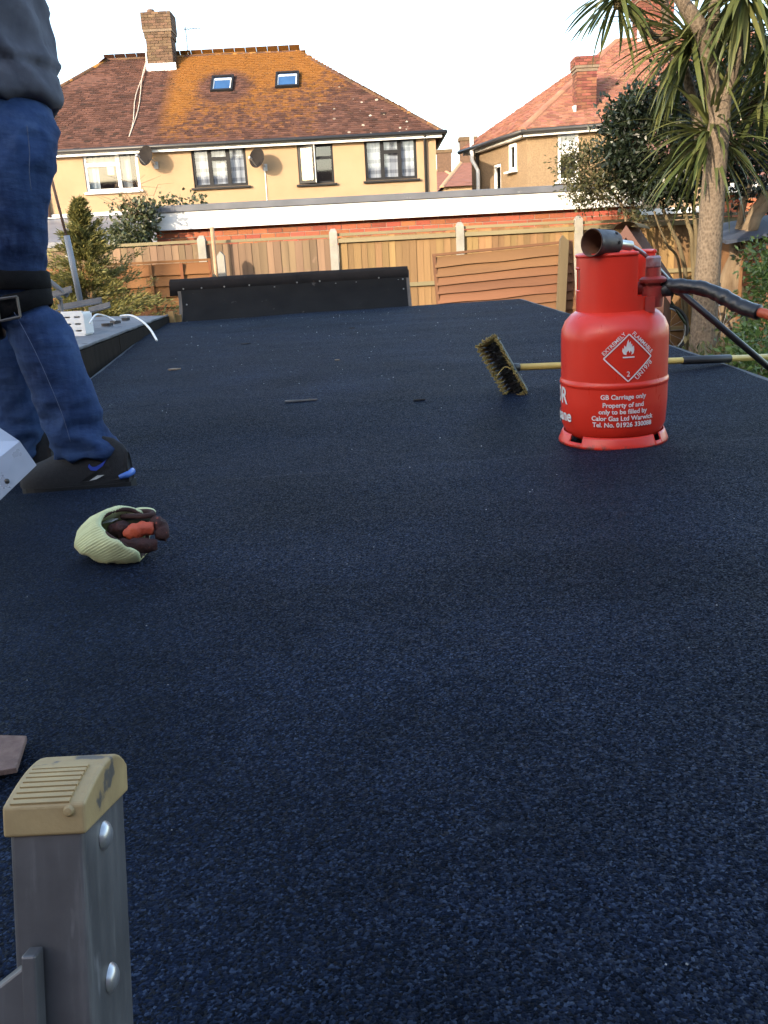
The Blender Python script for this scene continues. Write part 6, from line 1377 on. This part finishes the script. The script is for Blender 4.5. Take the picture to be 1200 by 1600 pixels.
# body: head, neck, torso core, arms with hands, ankles - one surface, mostly covered by clothing
SKIN = mat('skin', (.55, .34, .25), (.48, .29, .21), 20, rough=.55)
sh = hipc + Vector((-.10, 0, .60)); hd0 = sh + Vector((-.05, 0, .24))
body = MB()
loft(body, [(hipc + Vector((-.02, 0, .05)), .09, .14), (hipc + Vector((-.05, 0, .25)), .095, .14), (sh + Vector((0, 0, -.12)), .10, .16), (sh + Vector((0, 0, .0)), .07, .15), (sh + Vector((-.01, 0, .06)), .055, .06), (sh + Vector((-.03, 0, .13)), .055, .055), (hd0 + Vector((0, 0, -.04)), .085, .065), (hd0 + Vector((0, 0, .04)), .098, .075), (hd0 + Vector((.008, 0, .11)), .095, .073), (hd0 + Vector((.012, 0, .16)), .06, .05)])
body.tube([hd0 + Vector((-.085, 0, .05)), hd0 + Vector((-.118, 0, .0)), hd0 + Vector((-.09, 0, -.005))], [.010, .016, .010], 8)
for s in (-1, 1): body.tube([hd0 + Vector((.012, s * .068, .04)), hd0 + Vector((.022, s * .084, .035)), hd0 + Vector((.012, s * .072, -.005))], [.012, .016, .010], 8)
hands = {}
for s in (-1, 1):
    S_ = sh + Vector((.01, s * .17, -.03)); E_l = S_ + Vector((-.03, s * .05, -.28)); W_ = E_l + Vector((-.24, -s * .03, -.05)); K = W_ + Vector((-.085, -s * .01, -.012))
    body.tube([S_, S_.lerp(E_l, .5), E_l, E_l.lerp(W_, .4), W_], [.052, .046, .038, .036, .025], 12); body.tube([W_, W_.lerp(K, .5), K], [.025, .034, .030], 12, sq=.6)
    for i_, (dy, l1, l2) in enumerate(((-.030, .040, .036), (-.010, .046, .042), (.010, .042, .038), (.028, .034, .028))):
        r0 = K + Vector((.008, dy, .0)); r1 = r0 + Vector((-l1, dy * .12, -.012)); r2_ = r1 + Vector((-l2 * .45, 0, -l2 * .8)); body.tube([r0, r1, r2_], [.0095, .0088, .0078], 8)
    t0_ = W_ + Vector((-.025, -s * .026, -.005)); body.tube([t0_, t0_ + Vector((-.035, -s * .03, -.014)), t0_ + Vector((-.066, -s * .030, -.028))], [.012, .0105, .0085], 8)
    hands[s] = (S_, E_l, W_)
for c_, y in ((at(146, 742, YN_), YN_), (at(40, 716, YF_), YF_)):
    c2 = Vector((c_.x, y, pz)); body.tube([c2 + Vector((-.02, 0, .07)), c2 + Vector((-.03, 0, .12)), c2 + Vector((-.04, 0, .19))], [.034, .034, .036], 12)
bake(body, 'body', SKIN, .008, 3, None, pn)
q = MB(); loft(q, [(hd0 + Vector((.022, 0, .02)), .088, .074), (hd0 + Vector((.014, 0, .07)), .098, .082), (hd0 + Vector((.012, 0, .12)), .10, .082), (hd0 + Vector((.012, 0, .165)), .075, .062), (hd0 + Vector((.012, 0, .185)), .02, .02)]); bake(q, 'hair', mat('brown_hair', (.05, .03, .02), (.08, .05, .03), 60, (1, 1, .2), rough=.7), .009, 2, lambda c_: .004 * noise.noise(c_ * 60), pn)
for s in (-1, 1):
    q = MB(); q.lathe([(0, .006), (.006, .004), (.0085, 0)], 10, Matrix.Translation(hd0 + Vector((-.086, s * .030, .04))) @ Matrix.Rotation(R(-90), 4, 'Y')); child(q.build('eye', mat('eye_white', (.7, .7, .7), (.1, .07, .05), 200, rough=.2), smooth=True), pn)
q = MB(); q.tube([hd0 + Vector((-.083, -.022, -.045)), hd0 + Vector((-.092, 0, -.047)), hd0 + Vector((-.083, .022, -.045))], .004, 6); child(q.build('mouth', mat('lips', (.40, .17, .14), rough=.5)), pn)
# hooded top with turned-up hem
hood = MB(); rx_edge = lambda px, py: at(px, py, YN_ + .02).x
yc = hipc.y; hz0 = at(80, 155, yc).z; R1 = at(95, 155, yc).x; R2 = at(78, 95, yc).x; R3 = at(62, 0, yc).x
def ring(z, xr, rx, ry): return (Vector((xr - rx, yc, z)), rx, ry)
loft(hood, [ring(hz0 - .012, R1 - .004, .145, .195), ring(hz0 + .02, R1, .150, .20), ring(hz0 + .055, R1 - .012, .150, .20), ring(hz0 + .075, R2 + .012, .150, .20), ring(at(80, 90, yc).z, R2, .155, .205), ring(at(66, 0, yc).z, R3, .155, .21), ring(sh.z - .12, R3 - .03, .155, .22), ring(sh.z - .02, R3 - .06, .13, .20), ring(sh.z + .05, sh.x + .085, .095, .11), ring(sh.z + .10, sh.x + .06, .085, .09)])
for s in (-1, 1):
    S_, E_l, W_ = hands[s]; hood.tube([S_, S_.lerp(E_l, .5), E_l, E_l.lerp(W_, .4), W_.lerp(E_l, .06)], [.078, .068, .062, .055, .042], 14)
hood.tube([sh + Vector((.10, -.10, .03)), sh + Vector((.15, 0, .0)), sh + Vector((.10, .10, .03))], [.04, .06, .04], 12)
HOOD = mat('grey_blue_sweatshirt', (.10, .105, .135), (.062, .066, .09), 14, rough=.95, bump=.5, bscale=400, world=True, bdist=.001)
def hood_fold(c_):
    f1 = noise.noise(Vector((c_.x * 6, c_.y * 6 + 3, c_.z * 12 + c_.x * 8))); f2 = noise.noise(Vector((c_.x * 13, c_.y * 11, c_.z * 22 + 5))); band = -.013 * math.exp(-((c_.z - hz0 - .066) / .011) ** 2)
    return .015 * (1 - abs(f1) * 2.2) + .006 * f2 - .006 + band + .003 * noise.noise(c_ * 45)
bake(hood, 'hooded_top', HOOD, .012, 4, hood_fold, pn)
# seams on the near leg and pocket, laid on the visible side
def on_side(px, py, rad, y=YN_): c_ = at(px, py, y - rad); return c_
seam([on_side(22, 488, .084), on_side(40, 520, .086), on_side(60, 560, .086), on_side(82, 610, .084), on_side(98, 650, .082), on_side(110, 690, .080)])
seam([on_side(42, 196, .10), on_side(46, 235, .094), on_side(46, 270, .092), on_side(49, 298, .088)], .0009)
# knee-pad straps
STRAPM = mat('black_webbing', (.004, .004, .005), (.008, .008, .009), 60, rough=.85, spec=.15, bump=.4, bscale=300)
def strap_band(px, py, rx, ry, h, tilt, nm='knee_strap', y=YN_):
    c_ = at(px, py, y); q = MB(); n = 40
    for dz, k_ in ((-h / 2, 1.0), (-h / 2 + .004, 1.045), (h / 2 - .004, 1.045), (h / 2, 1.0)):
        for k in range(n): an = 2 * PI * k / n; x = rx * k_ * math.cos(an); q.v.append((c_.x + x, c_.y + ry * k_ * math.sin(an), c_.z + dz + tilt * x + .004 * noise.noise(Vector((an * 2, dz * 40, px)))))
    for i in range(3):
        for k in range(n): k2 = (k + 1) % n; q.f.append((i * n + k, i * n + k2, (i + 1) * n + k2, (i + 1) * n + k))
    o_ = child(q.build(nm, STRAPM, smooth=True), pn); return o_, c_
strap_band(18, 437, .0895, .0865, .046, -.06); st_o, st_c = strap_band(28, 478, .083, .083, .05, .30)
strap_band(2, 452, .089, .086, .04, .0, y=YF_)
q = MB(); bc = at(16, 484, YN_ - .092)
for s_, (a_, b_) in enumerate((((-.030, -.026), (.022, -.018)), ((-.030, .026), (.022, .030)), ((-.030, -.026), (-.030, .026)), ((.022, -.018), (.022, .030)), ((-.045, -.034), (-.045, .018)))): q.tube([bc + Vector((a_[0], 0, a_[1])), bc + Vector((b_[0], 0, b_[1]))], .0035, 6)
o = q.build('buckle', mat('dull_buckle', (.16, .15, .145), rough=.4, metal=.6), None); o.parent = st_o; o.matrix_parent_inverse = Matrix.Identity(4)
q = MB(); 
for c_ in (at(-20, 470, YN_),): loft(q, [(c_ + Vector((-.02, 0, -.10)), .05, .055), (c_ + Vector((-.03, 0, -.05)), .06, .07), (c_ + Vector((-.032, 0, .0)), .062, .075), (c_ + Vector((-.026, 0, .05)), .058, .07), (c_ + Vector((-.012, 0, .09)), .045, .055)])
bake(q, 'knee_pad', BLACKP, .009, 3, None, pn)
# trainers
KN = mat('grey_knit_upper', (.017, .0165, .019), (.009, .009, .0105), 120, rough=.85, bump=.8, bscale=420, bdist=.0015); SOLEB = mat('black_sole', (.012, .012, .013), rough=.6); BLUE = mat('blue_print', (.02, .06, .42), (.02, .05, .34), 20, rough=.5)
def trainer(heel, y, detail=True):
    hx = heel; T = [(0, .024, .100), (.012, .031, .122), (.035, .036, .140), (.08, .041, .152), (.115, .043, .148), (.15, .045, .130), (.185, .048, .108), (.22, .048, .092), (.25, .045, .081), (.275, .037, .070), (.29, .024, .058), (.297, .010, .044)]
    q = MB(); n = 20
    for t, hw_, tp in T:
        for k in range(n + 1):
            an = PI * k / n; q.v.append((hx - t, y - hw_ * math.cos(an) * (1 - .18 * math.sin(an) ** 2 * (1 if t < .13 else .3)), pz + .022 + (tp - .022) * math.sin(an) ** .75))
    m = n + 1
    for i in range(len(T) - 1):
        for k in range(n): a_ = i * m + k; q.f.append((a_, a_ + 1, a_ + m + 1, a_ + m))
    q.f.append(tuple(range(m))); q.f.append(tuple((len(T) - 1) * m + k for k in range(m))[::-1])
    tr = child(q.build('trainer', KN, smooth=True), pn)
    def sub(mb_, nm, mm, sm__=False): o_ = mb_.build(nm, mm, None, smooth=sm__); o_.parent = tr
    q = MB(); n = 18; outl = [(hx + .004 - t, y - hw_ * 1.06) for t, hw_, tp in T] + [(hx + .004 - t, y + hw_ * 1.06) for t, hw_, tp in reversed(T)]
    q.prism([Vector((x, yy, pz)) for x, yy in outl], (0, 0, .024)); sub(q, 'sole', SOLEB)
    if detail: q = MB(); q.tube([(hx - .022, y - .036, pz + .040), (hx - .004, y - .024, pz + .044), (hx + .003, y, pz + .046), (hx - .004, y + .024, pz + .044), (hx - .022, y + .036, pz + .040)], [.006, .0095, .010, .0095, .006], 10); sub(q, 'heel_bubble', mat('blue_heel', (.10, .22, .62), (.06, .15, .5), 20, rough=.2), True)
    if detail:
        def side(t, h):                      # a point on the near side of the shoe
            i = max(j for j in range(len(T) - 1) if T[j][0] <= t); f_ = (t - T[i][0]) / (T[i + 1][0] - T[i][0]); hw_ = T[i][1] + f_ * (T[i + 1][1] - T[i][1]); tp = T[i][2] + f_ * (T[i + 1][2] - T[i][2])
            sn_ = min(1, max(0, (h - .022) / (tp - .022))) ** (1 / .75); an = math.asin(sn_); return Vector((hx - t, y - hw_ * math.cos(an) * (1 - .18 * sn_ ** 2 * (1 if t < .13 else .3)) - .0018, pz + h))
        lo = [(.046, .094), (.060, .074), (.078, .062), (.092, .064), (.098, .074), (.094, .082)]; up_ = [(.046, .094), (.063, .080), (.078, .073), (.087, .073), (.091, .077), (.094, .082)]
        q = MB(); q.v = [tuple(side(*p)) for p in lo] + [tuple(side(*p)) for p in up_]; q.f = [(i, i + 1, 7 + i, 6 + i) for i in range(5)]; sub(q, 'logo', BLUE)
        g_ = [(.004, .050), (.008, .098), (.026, .106), (.056, .076), (.085, .058), (.125, .034), (.02, .034)]; q = MB(); q.v = [tuple(side(*p)) for p in g_]; q.f = [(0, 1, 2), (0, 2, 3), (0, 3, 4), (0, 4, 5), (0, 5, 6)]; sub(q, 'heel_clip', SOLEB)
        g_ = [(.058, .050), (.080, .040), (.099, .037), (.076, .050)]; q = MB(); q.v = [tuple(side(*p) + Vector((0, -.0008, 0))) for p in g_]; q.f = [(0, 1, 2, 3)]; sub(q, 'white_flash', mat('shoe_white', (.7, .7, .68), rough=.5))
        q = MB(); q.tube(bezier([(hx - .13, y - .02, pz + .134), (hx - .15, y - .035, pz + .124), (hx - .158, y - .028, pz + .132), (hx - .14, y - .012, pz + .134)], 6), .0024, 6); q.tube([(hx - .12 - .014 * k, y - .02, pz + .138 - .008 * k) if k % 2 else (hx - .12 - .014 * k, y + .02, pz + .138 - .008 * k) for k in range(6)], .0024, 6); sub(q, 'laces', mat('lace_grey', (.08, .075, .08), rough=.9), True)
trainer(at(202, 752, 2.21).x, 2.235); trainer(at(75, 716, YF_).x + .02, YF_, False)
